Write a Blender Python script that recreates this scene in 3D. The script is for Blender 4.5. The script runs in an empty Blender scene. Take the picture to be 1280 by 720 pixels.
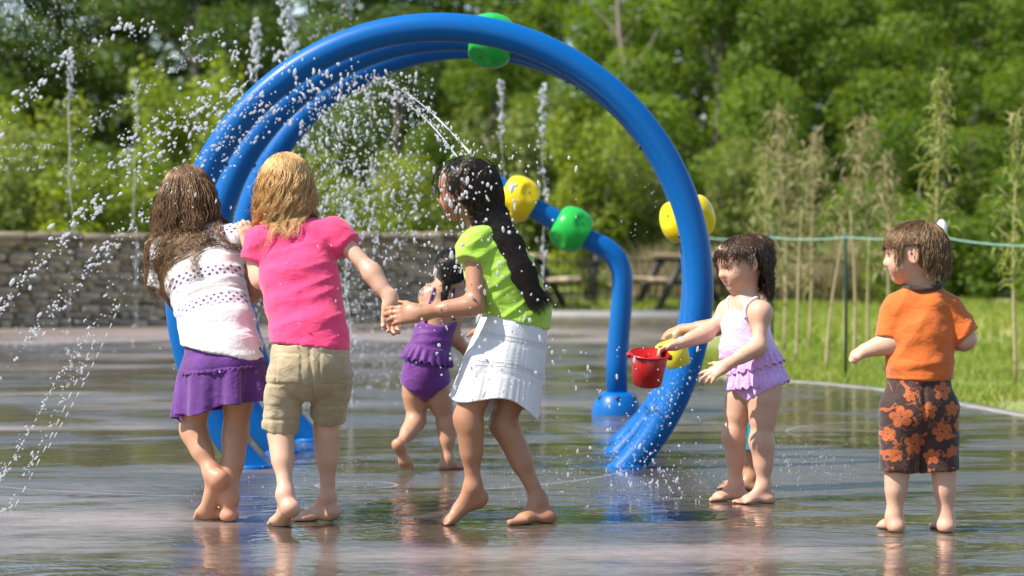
import bpy, math, random
import numpy as np
from mathutils import Vector, Matrix
random.seed(7)
RNG = np.random.default_rng(7)
SC = bpy.context.scene
COL = SC.collection
F = 3200.0            # focal length in photo pixels
CAMZ = 0.97
HORIZON = 302.0

def P(px, py, Y):
    """point in the world that is seen at a photo position at the distance Y"""
    return np.array([(px-640.0)/F*Y, Y, CAMZ+(HORIZON-py)/F*Y])

def G(px, py):
    """point on the ground (z=0) seen at a photo position"""
    Y = F*CAMZ/(py-HORIZON)
    return np.array([(px-640.0)/F*Y, Y, 0.0])

def nrm(v):
    v = np.asarray(v, float)
    return v/max(1e-12, np.linalg.norm(v))

# ------------------------------------------------------------------ objects
def tag(o, label=None, cat=None, group=None, kind=None):
    if label: o['label'] = label
    if cat: o['category'] = cat
    if group: o['group'] = group
    if kind: o['kind'] = kind
    return o

def link(name, data, mat=None, parent=None):
    o = bpy.data.objects.new(name, data)
    COL.objects.link(o)
    if mat is not None and data is not None:
        for m in (mat if isinstance(mat, (list, tuple)) else [mat]):
            data.materials.append(getattr(m, 'm', m))
    if parent is not None: o.parent = parent
    return o

def empty(name, loc):
    o = bpy.data.objects.new(name, None)
    COL.objects.link(o)
    o.location = tuple(loc); o.empty_display_size = 0.1
    return o

def np_mesh(name, verts, faces, smooth=True, attrs=None, matidx=None):
    """faces: (n,3) or (n,4) array, or a list of such arrays"""
    me = bpy.data.meshes.new(name)
    verts = np.asarray(verts, np.float32)
    if not isinstance(faces, list): faces = [faces]
    faces = [np.asarray(f, np.int32) for f in faces if len(f)]
    me.vertices.add(len(verts)); me.vertices.foreach_set('co', verts.ravel())
    nl = sum(f.size for f in faces); nf = sum(len(f) for f in faces)
    me.loops.add(nl); me.polygons.add(nf)
    me.loops.foreach_set('vertex_index', np.concatenate([f.ravel() for f in faces]))
    tot = np.concatenate([np.full(len(f), f.shape[1], np.int32) for f in faces])
    st = np.concatenate([[0], np.cumsum(tot)[:-1]]).astype(np.int32)
    me.polygons.foreach_set('loop_start', st)
    me.polygons.foreach_set('loop_total', tot)
    if matidx is not None: me.polygons.foreach_set('material_index', np.asarray(matidx, np.int32))
    me.update(calc_edges=True)
    me.validate()
    if smooth: me.polygons.foreach_set('use_smooth', np.ones(len(me.polygons), bool))
    for k, v in (attrs or {}).items():
        v = np.asarray(v, np.float32)
        if v.ndim == 1:
            a = me.attributes.new(k, 'FLOAT', 'POINT'); a.data.foreach_set('value', v)
        else:
            a = me.attributes.new(k, 'FLOAT_VECTOR', 'POINT'); a.data.foreach_set('vector', v.ravel())
    return me

def copy_tree(o, parent=None):
    c = o.copy(); COL.objects.link(c)
    if parent is not None: c.parent = parent
    for ch in [x for x in list(COL.objects) if x.parent == o]:
        copy_tree(ch, c)
    return c

class MB:
    """collects primitive shapes into one mesh"""
    def __init__(s): s.v = []; s.f3 = []; s.f4 = []; s.n = 0; s.attr = []
    def add(s, v, f):
        v = np.asarray(v, float); f = np.asarray(f, int)
        (s.f4 if f.shape[1] == 4 else s.f3).append(f+s.n)
        s.v.append(v); s.n += len(v)
    def box(s, c, size, R=None, bev=0.0):
        hx, hy, hz = [q/2 for q in size]
        b = min(bev, hx*.9, hy*.9, hz*.9)
        if b <= 0:
            v = np.array([[x, y, z] for x in (-hx, hx) for y in (-hy, hy) for z in (-hz, hz)])
            f = [[0,1,3,2],[4,6,7,5],[0,4,5,1],[2,3,7,6],[0,2,6,4],[1,5,7,3]]
            f3 = []
        else:
            v = []
            for sx in (-1,1):
                for sy in (-1,1):
                    for sz in (-1,1):
                        v += [[sx*hx, sy*(hy-b), sz*(hz-b)], [sx*(hx-b), sy*hy, sz*(hz-b)], [sx*(hx-b), sy*(hy-b), sz*hz]]
            v = np.array(v)
            I = lambda x,y,z,k: ((x*2+y)*2+z)*3+k
            f = []
            f += [[I(0,0,0,0),I(0,0,1,0),I(0,1,1,0),I(0,1,0,0)],[I(1,0,0,0),I(1,1,0,0),I(1,1,1,0),I(1,0,1,0)]]
            f += [[I(0,0,0,1),I(1,0,0,1),I(1,0,1,1),I(0,0,1,1)],[I(0,1,0,1),I(0,1,1,1),I(1,1,1,1),I(1,1,0,1)]]
            f += [[I(0,0,0,2),I(0,1,0,2),I(1,1,0,2),I(1,0,0,2)],[I(0,0,1,2),I(1,0,1,2),I(1,1,1,2),I(0,1,1,2)]]
            for a in (0,1):
                for c_ in (0,1):
                    f.append([I(a,c_,0,0),I(a,c_,1,0),I(a,c_,1,1),I(a,c_,0,1)])
                    f.append([I(a,0,c_,0),I(a,1,c_,0),I(a,1,c_,2),I(a,0,c_,2)])
                    f.append([I(0,a,c_,1),I(1,a,c_,1),I(1,a,c_,2),I(0,a,c_,2)])
            f3 = [[I(x,y,z,0),I(x,y,z,1),I(x,y,z,2)] for x in (0,1) for y in (0,1) for z in (0,1)]
        if R is not None: v = v@np.asarray(R, float).T
        v = v+np.asarray(c, float)
        n0 = s.n
        s.add(v, f)
        if f3: s.f3.append(np.array(f3)+n0)
    def bar(s, a, b, w, h, up=(0,0,1), bev=0.0):
        a = np.asarray(a, float); b = np.asarray(b, float)
        x = nrm(b-a); z = np.asarray(up, float); z = z-x*np.dot(z, x); z = nrm(z); y = np.cross(z, x)
        s.box((a+b)/2, (np.linalg.norm(b-a), w, h), np.stack([x,y,z], 1), bev)
    def tube(s, pts, rad, n=8, cap=True, closed=False):
        pts = np.asarray(pts, float); m = len(pts)
        rad = np.broadcast_to(np.asarray(rad, float), (m,))
        if closed: t = np.roll(pts,-1,0)-np.roll(pts,1,0)
        else: t = np.gradient(pts, axis=0)
        t /= np.linalg.norm(t, axis=1)[:,None]+1e-12
        ref = np.array([0,0,1.0]) if abs(t[0][2]) < .9 else np.array([1.0,0,0])
        u = nrm(np.cross(t[0], ref)); U = [u]
        for i in range(1, m):
            u = U[-1]-t[i]*np.dot(U[-1], t[i]); U.append(nrm(u))
        U = np.array(U); W = np.cross(t, U)
        a = np.linspace(0, 2*np.pi, n, endpoint=False)
        v = pts[:,None]+rad[:,None,None]*(np.cos(a)[None,:,None]*U[:,None]+np.sin(a)[None,:,None]*W[:,None])
        v = v.reshape(-1,3)
        k = np.arange(m if closed else m-1)
        i, j = np.meshgrid(k, np.arange(n), indexing='ij')
        i2 = (i+1) % m; j2 = (j+1) % n
        f = np.stack([i*n+j, i*n+j2, i2*n+j2, i2*n+j], -1).reshape(-1,4)
        n0 = s.n
        s.add(v, f)
        if cap and not closed:
            c0 = s.n
            s.v.append(np.array([pts[0], pts[-1]])); s.n += 2
            jj = np.arange(n); j2 = (jj+1) % n
            s.f3.append(np.stack([np.full(n,c0), n0+j2, n0+jj], 1))
            s.f3.append(np.stack([np.full(n,c0+1), n0+(m-1)*n+jj, n0+(m-1)*n+j2], 1))
    def lathe(s, prof, n=32, M=None, o=(0,0,0)):
        """prof: list of (r,z); axis +z, then matrix M (3x3), then offset"""
        prof = np.asarray(prof, float); m = len(prof)
        a = np.linspace(0, 2*np.pi, n, endpoint=False)
        v = np.stack([prof[:,0][:,None]*np.cos(a), prof[:,0][:,None]*np.sin(a), np.repeat(prof[:,1][:,None], n, 1)], -1).reshape(-1,3)
        if M is not None: v = v@np.asarray(M).T
        v = v+np.asarray(o, float)
        i, j = np.meshgrid(np.arange(m-1), np.arange(n), indexing='ij')
        f = np.stack([i*n+j, i*n+(j+1) % n, (i+1)*n+(j+1) % n, (i+1)*n+j], -1).reshape(-1,4)
        s.add(v, f)
    def mesh(s, name, smooth=False, off=None, attrs=None):
        v = np.concatenate(s.v)
        if off is not None: v = v-np.asarray(off)
        fs = []
        if s.f4: fs.append(np.concatenate(s.f4))
        if s.f3: fs.append(np.concatenate(s.f3))
        return np_mesh(name, v, fs, smooth, attrs)
    def build(s, name, mat, parent=None, smooth=False, off=None, attrs=None):
        return link(name, s.mesh(name, smooth, off, attrs), mat, parent)

def autosmooth(o, deg=35):
    m = o.data
    try:
        m.set_sharp_from_angle(angle=math.radians(deg))
    except Exception: pass

# ------------------------------------------------------------------ noise
def _hash(ix, iy, iz, seed):
    h = (ix*374761393+iy*668265263+iz*2147483647+seed*974711) & 0xFFFFFFFF
    h = ((h ^ (h >> 13))*1274126177) & 0xFFFFFFFF
    h = h ^ (h >> 16)
    return (h & 0xFFFFFF)/float(0xFFFFFF)

def noise3(p, seed=0):
    p = np.asarray(p, float)
    i = np.floor(p).astype(np.int64); f = p-i; f = f*f*(3-2*f)
    r = 0
    for dx in (0,1):
        for dy in (0,1):
            for dz in (0,1):
                w = (f[:,0] if dx else 1-f[:,0])*(f[:,1] if dy else 1-f[:,1])*(f[:,2] if dz else 1-f[:,2])
                r = r+w*_hash(i[:,0]+dx, i[:,1]+dy, i[:,2]+dz, seed)
    return r*2-1

# ------------------------------------------------------------------ signed distance modelling
class SDF:
    def __init__(s): s.p = []
    def rc(s, a, b, ra, rb, k=.02, flat=None, cut=None, op='u', bulge=0.0):
        """tapered capsule a->b; flat=(direction, ratio) squeezes it; cut=[(point, normal)] keeps the inside"""
        s.p.append(('rc', np.asarray(a,float), np.asarray(b,float), ra, rb, k, flat, cut, op, bulge)); return s
    def el(s, c, r, k=.02, R=None, cut=None, op='u'):
        s.p.append(('el', np.asarray(c,float), np.asarray(r,float), R, k, cut, op)); return s
    def grp(s, caps, k=.02):
        s.p.append(('grp', [(np.asarray(a,float), np.asarray(b,float), ra, rb) for a, b, ra, rb in caps], k, 'u')); return s
    def _d(s, q, x):
        if q[0] == 'grp':
            d = None
            for a, b, ra, rb in q[1]:
                pa = x-a; ba = b-a; t = np.clip((pa@ba)/max(1e-9, ba@ba), 0, 1)
                e = np.linalg.norm(pa-t[...,None]*ba, axis=-1)-(ra+(rb-ra)*t)
                d = e if d is None else s.comb(d, e, .012, 'u')
            return d+.002
        if q[0] == 'rc':
            _, a, b, ra, rb, k, flat, cut, op, bulge = q
            sc = 1.0
            pa = x-a; ba = b-a
            if flat is not None:
                D = nrm(flat[0]); g = 1/flat[1]-1; sc = min(1.0, flat[1])
                pa = pa+(pa@D)[...,None]*D*g
                ba = ba+np.dot(ba, D)*D*g
            t = np.clip((pa@ba)/max(1e-9, ba@ba), 0, 1)
            r = ra+(rb-ra)*t
            if bulge: r = r+bulge*np.sin(np.pi*np.clip(t*1.25,0,1))
            d = (np.linalg.norm(pa-t[...,None]*ba, axis=-1)-r)*sc
            cu = cut
        else:
            _, c, r, R, k, cu, op = q
            y = x-c
            if R is not None: y = y@R
            k0 = np.linalg.norm(y/r, axis=-1); k1 = np.linalg.norm(y/(r*r), axis=-1)+1e-9
            d = k0*(k0-1)/k1
        if cu:
            for pt, n in cu: d = np.maximum(d, (x-np.asarray(pt))@nrm(n))
        return d
    def _bb(s, q):
        if q[0] == 'grp':
            lo = np.min([np.minimum(a, b)-max(ra, rb) for a, b, ra, rb in q[1]], 0); hi = np.max([np.maximum(a, b)+max(ra, rb) for a, b, ra, rb in q[1]], 0)
            return lo, hi
        if q[0] == 'rc':
            r = max(q[3], q[4])+abs(q[9]); f = max(1.0, q[6][1]) if q[6] is not None else 1.0
            return np.minimum(q[1],q[2])-r*f, np.maximum(q[1],q[2])+r*f
        r = max(q[2]); return q[1]-r, q[1]+r
    def _ko(s, q):
        if q[0] == 'grp': return q[2], q[3]
        return (q[5], q[8]) if q[0] == 'rc' else (q[4], q[6])
    @staticmethod
    def comb(f, d, k, op):
        if op == 'u':
            h = np.maximum(k-np.abs(f-d), 0)/max(k,1e-6)
            return np.minimum(f, d)-h*h*k*.25
        d = -d
        h = np.maximum(k-np.abs(f-d), 0)/max(k,1e-6)
        return np.maximum(f, d)+h*h*k*.25
    def eval(s, x):
        f = np.full(x.shape[:-1], .3)
        for q in s.p:
            k, op = s._ko(q); f = s.comb(f, s._d(q, x), k, op)
        return f
    def grad(s, x, e=.004):
        g = np.stack([s.eval(x+np.eye(3)[i]*e)-s.eval(x-np.eye(3)[i]*e) for i in range(3)], -1)
        return g/(np.linalg.norm(g, axis=-1)[...,None]+1e-9)
    def polygonise(s, h=.005, cuts=(), core=None, margin=.0):
        lo = np.min([s._bb(q)[0] for q in s.p if s._ko(q)[1] == 'u'], 0)-4*h
        hi = np.max([s._bb(q)[1] for q in s.p if s._ko(q)[1] == 'u'], 0)+4*h
        n = np.ceil((hi-lo)/h).astype(int)+1
        f = np.full(n, .08, np.float32)
        ax = [lo[i]+h*np.arange(n[i]) for i in range(3)]
        for q in s.p:
            k, op = s._ko(q); b0, b1 = s._bb(q); m = k+2.5*h
            i0 = np.clip(np.floor((b0-m-lo)/h).astype(int), 0, n-1); i1 = np.clip(np.ceil((b1+m-lo)/h).astype(int)+1, 1, n)
            sl = tuple(slice(i0[i], i1[i]) for i in range(3))
            X = np.stack(np.meshgrid(*[ax[i][sl[i]] for i in range(3)], indexing='ij'), -1)
            f[sl] = s.comb(f[sl], s._d(q, X), k, op)
        if core is not None:
            for q in core.p:
                k, op = core._ko(q); b0, b1 = core._bb(q); m = margin+3*h
                i0 = np.clip(np.floor((b0-m-lo)/h).astype(int), 0, n-1); i1 = np.clip(np.ceil((b1+m-lo)/h).astype(int)+1, 1, n)
                if (i1 <= i0).any(): continue
                sl = tuple(slice(i0[i], i1[i]) for i in range(3))
                X = np.stack(np.meshgrid(*[ax[i][sl[i]] for i in range(3)], indexing='ij'), -1)
                f[sl] = s.comb(f[sl], core._d(q, X)-margin, .015, 'u')
            for i in range(3):      # keep the shape closed at the border of the grid
                for e in (0, -1):
                    ix = [slice(None)]*3; ix[i] = e; f[tuple(ix)] = np.maximum(f[tuple(ix)], .01)
        for pt, nn in cuts:
            nn = nrm(nn); pt = np.asarray(pt, float)
            c = (ax[0][:,None,None]-pt[0])*nn[0]+(ax[1][None,:,None]-pt[1])*nn[1]+(ax[2][None,None,:]-pt[2])*nn[2]
            f = np.maximum(f, c)
        return surface_nets(f, lo, h)

def surface_nets(f, lo, h):
    n = f.shape; ins = f < 0
    c = np.zeros(tuple(k-1 for k in n), np.int8)
    for dx in (0,1):
        for dy in (0,1):
            for dz in (0,1):
                c += ins[dx:n[0]-1+dx, dy:n[1]-1+dy, dz:n[2]-1+dz]
    act = (c > 0) & (c < 8)
    I = np.argwhere(act)
    idx = np.full(act.shape, -1, np.int64); idx[act] = np.arange(len(I))
    acc = np.zeros((len(I),3)); cnt = np.zeros(len(I))
    for a in range(3):
        o = [k for k in range(3) if k != a]
        for u in (0,1):
            for w in (0,1):
                p0 = I.copy(); p0[:,o[0]] += u; p0[:,o[1]] += w
                p1 = p0.copy(); p1[:,a] += 1
                f0 = f[p0[:,0],p0[:,1],p0[:,2]]; f1 = f[p1[:,0],p1[:,1],p1[:,2]]
                m = (f0 < 0) != (f1 < 0)
                t = np.where(m, f0/np.where(m, f0-f1, 1), 0)
                q = p0.astype(float); q[:,a] += t
                acc[m] += q[m]; cnt[m] += 1
    v = lo+h*acc/cnt[:,None]
    faces = []
    for a in range(3):
        o = [(a+1) % 3, (a+2) % 3]
        sl0 = [slice(1,-1)]*3; sl0[a] = slice(0, n[a]-1)
        sl1 = list(sl0); sl1[a] = slice(1, n[a])
        A = ins[tuple(sl0)]; B = ins[tuple(sl1)]
        E = np.argwhere(A != B)
        flip = ~A[A != B]
        E = E+np.array([0 if k == a else 1 for k in range(3)])
        def cell(d0, d1):
            e = E.copy(); e[:,o[0]] += d0; e[:,o[1]] += d1
            return idx[e[:,0], e[:,1], e[:,2]]
        qd = np.stack([cell(-1,-1), cell(0,-1), cell(0,0), cell(-1,0)], 1)
        qd[flip] = qd[flip][:, ::-1]
        faces.append(qd)
    return v, np.concatenate(faces)

def vnormals(v, f):
    n = np.zeros_like(v)
    fn = np.cross(v[f[:,2]]-v[f[:,0]], v[f[:,3]]-v[f[:,1]])
    for i in range(4): np.add.at(n, f[:,i], fn)
    return n/(np.linalg.norm(n, axis=1)[:,None]+1e-12)

def laplace(v, f, it=1, lam=.5):
    e = np.concatenate([f[:,[0,1]], f[:,[1,2]], f[:,[2,3]], f[:,[3,0]]])
    for _ in range(it):
        s = np.zeros_like(v); c = np.zeros(len(v))
        np.add.at(s, e[:,0], v[e[:,1]]); np.add.at(c, e[:,0], 1)
        np.add.at(s, e[:,1], v[e[:,0]]); np.add.at(c, e[:,1], 1)
        v = v+lam*(s/np.maximum(c,1)[:,None]-v)
    return v

# ------------------------------------------------------------------ shader helpers
class X:
    """number socket with operators that add Math nodes"""
    nt = None
    def __init__(s, sock): s.s = sock
    @staticmethod
    def m(op, *a, clamp=False):
        n = X.nt.nodes.new('ShaderNodeMath'); n.operation = op; n.use_clamp = clamp
        for i, q in enumerate(a):
            if isinstance(q, X): X.nt.links.new(q.s, n.inputs[i])
            else: n.inputs[i].default_value = float(q)
        return X(n.outputs[0])
    def __add__(s, o): return X.m('ADD', s, o)
    __radd__ = __add__
    def __sub__(s, o): return X.m('SUBTRACT', s, o)
    def __rsub__(s, o): return X.m('SUBTRACT', o, s)
    def __mul__(s, o): return X.m('MULTIPLY', s, o)
    __rmul__ = __mul__
    def __truediv__(s, o): return X.m('DIVIDE', s, o)
def step(x, e, w):
    """1 where x<e, soft width w"""
    n = X.nt.nodes.new('ShaderNodeMapRange'); n.interpolation_type = 'SMOOTHSTEP'
    X.nt.links.new(x.s, n.inputs[0])
    n.inputs[1].default_value = e-w; n.inputs[2].default_value = e+w; n.inputs[3].default_value = 1; n.inputs[4].default_value = 0
    return X(n.outputs[0])

class Mat:
    def __init__(s, name):
        s.m = bpy.data.materials.new(name); s.m.use_nodes = True; s.nt = s.m.node_tree; X.nt = s.nt
        s.b = s.nt.nodes['Principled BSDF']; s.out = s.nt.nodes['Material Output']
    def node(s, t, **kw):
        n = s.nt.nodes.new(t)
        for k, v in kw.items(): setattr(n, k, v)
        return n
    def link(s, a, b): s.nt.links.new(a.s if isinstance(a, X) else a, b)
    def set(s, **kw):
        for k, v in kw.items():
            k = k.replace('_', ' ')
            if isinstance(v, (tuple, list)) and len(v) == 3: v = (*v, 1)
            s.b.inputs[k].default_value = v
        return s
    def coord(s, which='Object', scale=(1,1,1)):
        tc = s.node('ShaderNodeTexCoord'); mp = s.node('ShaderNodeMapping')
        mp.inputs['Scale'].default_value = scale
        s.link(tc.outputs[which], mp.inputs[0]); return mp.outputs[0]
    def geo(s, scale=(1,1,1)):
        g = s.node('ShaderNodeNewGeometry'); mp = s.node('ShaderNodeMapping')
        mp.inputs['Scale'].default_value = scale
        s.link(g.outputs['Position'], mp.inputs[0]); return mp.outputs[0]
    def noise(s, co, scale, detail=4, rough=.55, dist=0):
        n = s.node('ShaderNodeTexNoise'); s.link(co, n.inputs['Vector'])
        n.inputs['Scale'].default_value = scale; n.inputs['Detail'].default_value = detail
        n.inputs['Roughness'].default_value = rough; n.inputs['Distortion'].default_value = dist
        return X(n.outputs['Fac'])
    def attr(s, name, what='Fac'):
        n = s.node('ShaderNodeAttribute'); n.attribute_name = name; return n.outputs[what]
    def ramp(s, fac, stops):
        n = s.node('ShaderNodeValToRGB'); s.link(fac, n.inputs[0])
        cr = n.color_ramp
        while len(cr.elements) < len(stops): cr.elements.new(.5)
        for e, (p, c) in zip(cr.elements, stops):
            e.position = p; e.color = (*c, 1) if len(c) == 3 else c
        return n.outputs[0]
    def mix(s, fac, a, b, blend='MIX'):
        n = s.node('ShaderNodeMix', data_type='RGBA', blend_type=blend)
        if isinstance(fac, (int, float)): n.inputs[0].default_value = fac
        else: s.link(fac, n.inputs[0])
        for q, i in ((a,6),(b,7)):
            if isinstance(q, tuple): n.inputs[i].default_value = (*q, 1) if len(q) == 3 else q
            else: s.link(q, n.inputs[i])
        return n.outputs[2]
    def color(s, c): s.link(c, s.b.inputs['Base Color']); return s
    def bump(s, h, strength=.3, dist=.01, normal=None):
        n = s.node('ShaderNodeBump'); n.inputs['Strength'].default_value = strength; n.inputs['Distance'].default_value = dist
        s.link(h, n.inputs['Height'])
        if normal is not None: s.link(normal, n.inputs['Normal'])
        s.link(n.outputs[0], s.b.inputs['Normal']); return n.outputs[0]

def fabric(name, col, var=.12, rough=.85, translucent=0.0, weave=900, damp=None):
    m = Mat(name); m.set(Roughness=rough)
    m.b.inputs['Sheen Weight'].default_value = .25; m.b.inputs['Sheen Roughness'].default_value = .5
    m.b.inputs['Specular IOR Level'].default_value = .25
    co = m.coord('Object')
    n = m.noise(co, 9, 5, .6)
    dark = tuple(c*(1-var*2) for c in col); lite = tuple(min(1, c*(1+var)) for c in col)
    c = m.ramp(n, [(.3, dark), (.7, lite)])
    m.color(c)
    w = m.noise(co, weave, 2, .5)
    k1 = m.noise(m.coord('Object', (1, 1, 1.7)), 15, 3, .5, .8)
    b1 = m.bump(k1, .40, .016)
    m.bump(w, .25, .002, b1)
    return m
# ================================================================= camera, sun, sky
cam = bpy.data.cameras.new('camera'); camo = bpy.data.objects.new('camera', cam); COL.objects.link(camo)
SC.camera = camo
camo.location = (0, 0, CAMZ); camo.rotation_euler = (math.radians(90), 0, 0)
cam.sensor_width = 36; cam.lens = 90; cam.shift_y = -(360-HORIZON)/1280
cam.clip_start = .1; cam.clip_end = 2000
cam.dof.use_dof = True; cam.dof.focus_distance = 8.9; cam.dof.aperture_fstop = 3.3; cam.dof.aperture_blades = 8

SUN_EL = math.radians(50)
to_sun = np.array([-math.cos(math.radians(21))*math.cos(SUN_EL), -math.sin(math.radians(21))*math.cos(SUN_EL), math.sin(SUN_EL)])
sl = bpy.data.lights.new('sun', 'SUN'); so = bpy.data.objects.new('sun', sl); COL.objects.link(so)
sl.energy = 5.0; sl.angle = math.radians(.55); sl.color = (1, .94, .84)
so.rotation_euler = Vector(to_sun).to_track_quat('Z', 'Y').to_euler(); so.location = (-20, -5, 25)
w = bpy.data.worlds.new('World'); SC.world = w; w.use_nodes = True
bg = w.node_tree.nodes['Background']; bg.inputs[1].default_value = .125
sky = w.node_tree.nodes.new('ShaderNodeTexSky'); sky.sky_type = 'NISHITA'; sky.sun_disc = False
sky.sun_elevation = SUN_EL; sky.sun_rotation = math.atan2(to_sun[0], to_sun[1])
sky.air_density = 1.1; sky.dust_density = .5; sky.ozone_density = 2.0
w.node_tree.links.new(sky.outputs[0], bg.inputs[0])
SC.view_settings.view_transform = 'Standard'; SC.view_settings.look = 'None'
SC.view_settings.exposure = 0.80; SC.view_settings.gamma = 1
SC.render.engine = 'CYCLES'
SC.cycles.max_bounces = 10; SC.cycles.transparent_max_bounces = 12; SC.cycles.transmission_bounces = 8
SC.cycles.sample_clamp_indirect = 6; SC.cycles.use_denoising = True
SC.cycles.caustics_reflective = False; SC.cycles.caustics_refractive = False

# ================================================================= ground
def mat_pad():
    m = Mat('wet_concrete')
    g = m.geo()
    sep = m.node('ShaderNodeSeparateXYZ'); m.link(g, sep.inputs[0]); x, y = X(sep.outputs[0]), X(sep.outputs[1])
    big = m.noise(m.geo((.42, .62, 1)), 1.0, 7, .62, .5)
    def blob(cx, cy, rx, ry):
        dx = (x-cx)/rx; dy = (y-cy)/ry
        return X.m('EXPONENT', (dx*dx+dy*dy)*-1)
    streak = m.noise(m.geo((1.2, 7, 1)), 1.0, 4, .6)
    dry = big+.10*(streak-.5)*2+.21*blob(-1.2, 9.05, 1.3, .5)+.12*blob(-.2, 8.0, 1.5, .3)+.10*blob(.3, 8.1, 1.3, .4)+.2*blob(-3.2, 13.3, 2.2, .25)+.30*blob(-3.5, 27, 6, 2.5)-.10*blob(.6, 11.5, 2.5, 1.8)-.14*blob(1.8, 9.6, 1.2, 1.4)
    wet = step(dry, .63, .16)                  # 1 = standing film of water
    fine = m.noise(g, 14, 6, .65)
    # between the puddles the concrete is only damp: rougher, so it mirrors the higher, bluer sky
    dampn = m.noise(m.geo((.5, 1.5, 1)), 1.0, 6, .62, .6)
    damp = step(dampn*-1+(streak-.5)*.5-.22*blob(-1.6, 10.6, 1.2, .8)-.16*blob(1.0, 10.4, 1.2, .9)+.10*blob(-1.5, 11.8, 1.4, .6), -.585, .06)
    damp_c = m.ramp(fine, [(.3, (.21, .16, .135)), (.7, (.32, .25, .21))])
    wet_c = m.ramp(fine, [(.3, (.052, .041, .030)), (.7, (.098, .077, .057))])
    c = m.mix(wet, damp_c, wet_c)
    line = None
    for cx, cy, r in ((2.27, 13.0, .87), (-4.6, 21.0, 1.15), (-.5, 18.5, 1.05), (-1.0, 11.3, 1.55), (-.62, 10.2, .16)):
        d = X.m('SQRT', (x-cx)*(x-cx)+(y-cy)*(y-cy))
        q = step(X.m('ABSOLUTE', d-r), .007, .005)
        line = q if line is None else X.m('MAXIMUM', line, q)
    c = m.mix(line*.55, c, (.36, .33, .30))
    m.color(c)
    m.b.inputs['IOR'].default_value = 1.48
    m.b.inputs['Specular IOR Level'].default_value = .95
    # still film mirrors the wood, wind-ruffled film turns up towards the sky
    calm = m.noise(m.geo((.62, .85, 1)), 1.15, 5, .6, .7)
    ruf = step(calm*-1+(streak-.5)*-.35+.05*blob(-1.6, 12.2, 1.6, 1.2)-.10*blob(-1.0, 15.5, 2.5, 1.2)-.08*blob(1.2, 15.0, 1.6, .7)-.10*blob(-.5, 23, 3, 3)-.06*blob(1.9, 11.2, 1.2, .4), -.56, .035)
    r1 = m.noise(m.geo((1, 1.15, 1)), 3.6, 4, .58, .6)
    r2 = m.noise(m.geo((1, 1.2, 1)), 13, 3, .55, .4)
    r3 = m.noise(m.geo((1, 1.3, 1)), 34, 2, .5, .3)
    h = (r1*.30+r2*.07)*wet*(1+ruf*1.3)+r3*.05*ruf*wet+fine*(1-wet)*.10+fine*.006
    m.bump(h, .60, .036)
    m.link(X.m('MAXIMUM', X.m('MAXIMUM', wet*-.32+.36, damp*.26), ruf*.25)+line*.15, m.b.inputs['Roughness'])
    return m.m

PAD = [(-24, 1.5), (9, 1.5), (5.6, 11.6), (2.92, 14.3), (2.5, 16.8), (2.22, 17.5), (1.9, 17.95), (1.36, 18.3), (2.3, 33.2), (-24, 33.2)]
def flat_poly(name, pts, z, mat, kind='structure'):
    me = bpy.data.meshes.new(name)
    me.from_pydata([(px, py, z) for px, py in pts], [], [list(range(len(pts)))]); me.update()
    return tag(link(name, me, mat), kind=kind)

pad = flat_poly('pavement', PAD, 0.0, mat_pad())

def mat_lawn():
    m = Mat('lawn_soil'); g = m.geo()
    n = m.noise(g, .8, 5, .6); n2 = m.noise(g, 9, 4, .6)
    sep = m.node('ShaderNodeSeparateXYZ'); m.link(g, sep.inputs[0]); x, y = X(sep.outputs[0]), X(sep.outputs[1])
    c = m.mix(n2, (.14, .19, .03), (.20, .245, .05))
    c = m.mix(step(n, .45, .10), c, (.34, .28, .14))
    # worn dry strip beyond the lawn on the right
    dx = X.m('ABSOLUTE', y-(27.5+n*2.0))
    c = m.mix(step(dx, 2.2, .8)*step(4-x, 0.6, 1.0), c, (.44, .35, .21))
    dx = X.m('ABSOLUTE', y-(19.6+n*1.2))
    c = m.mix(step(dx, .8, .35)*step(4.2-x, .6, .5), c, (.40, .33, .22))
    m.color(c); m.set(Roughness=.95); m.bump(n2, .5, .03); return m.m
L = 900
flat_poly('ground', [(-L, -60), (L, -60), (L, L), (-L, L)], -.03, mat_lawn())

def mat_kerb():
    m = Mat('dry_concrete'); g = m.geo(); n = m.noise(g, 6, 5, .6)
    m.color(m.ramp(n, [(.3, (.34, .31, .26)), (.7, (.46, .42, .36))])); m.set(Roughness=.8); m.bump(n, .2, .01); return m.m
KERB = mat_kerb()
WKERB = Mat('wet_edge'); n = WKERB.noise(WKERB.geo(), 5, 5); WKERB.color(WKERB.ramp(n, [(.3, (.20, .18, .15)), (.7, (.30, .27, .23))])); WKERB.set(Roughness=.35)
def strip(name, line, wid, z0, z1, mat=None):
    """raised kerb strip along a line, on its left side"""
    pts = np.array(line, float); t = np.gradient(pts, axis=0); t /= np.linalg.norm(t, axis=1)[:,None]
    nn = np.stack([-t[:,1], t[:,0]], 1); q = pts+nn*wid
    m = MB(); n = len(pts)
    v = np.concatenate([np.c_[pts, np.full(n, z1)], np.c_[q, np.full(n, z1)], np.c_[pts, np.full(n, z0)], np.c_[q, np.full(n, z0)]])
    f = []
    for i in range(n-1):
        f += [[i, i+1, n+i+1, n+i], [i, 2*n+i, 2*n+i+1, i+1], [n+i, n+i+1, 3*n+i+1, 3*n+i]]
    f += [[0, n, 3*n, 2*n], [n-1, 3*n-1, 4*n-1, 2*n-1]]
    m.add(v, f)
    return tag(m.build(name, mat or KERB), kind='structure')
strip('kerb', [(5.6, 11.6), (2.92, 14.3), (2.5, 16.8), (2.22, 17.5), (1.9, 17.95), (1.36, 18.3)], .12, -.1, .004, WKERB)
strip('kerb', [(2.32, 33.22), (-.5, 33.22), (-24, 33.22)], -1.9, -.1, .03)

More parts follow.
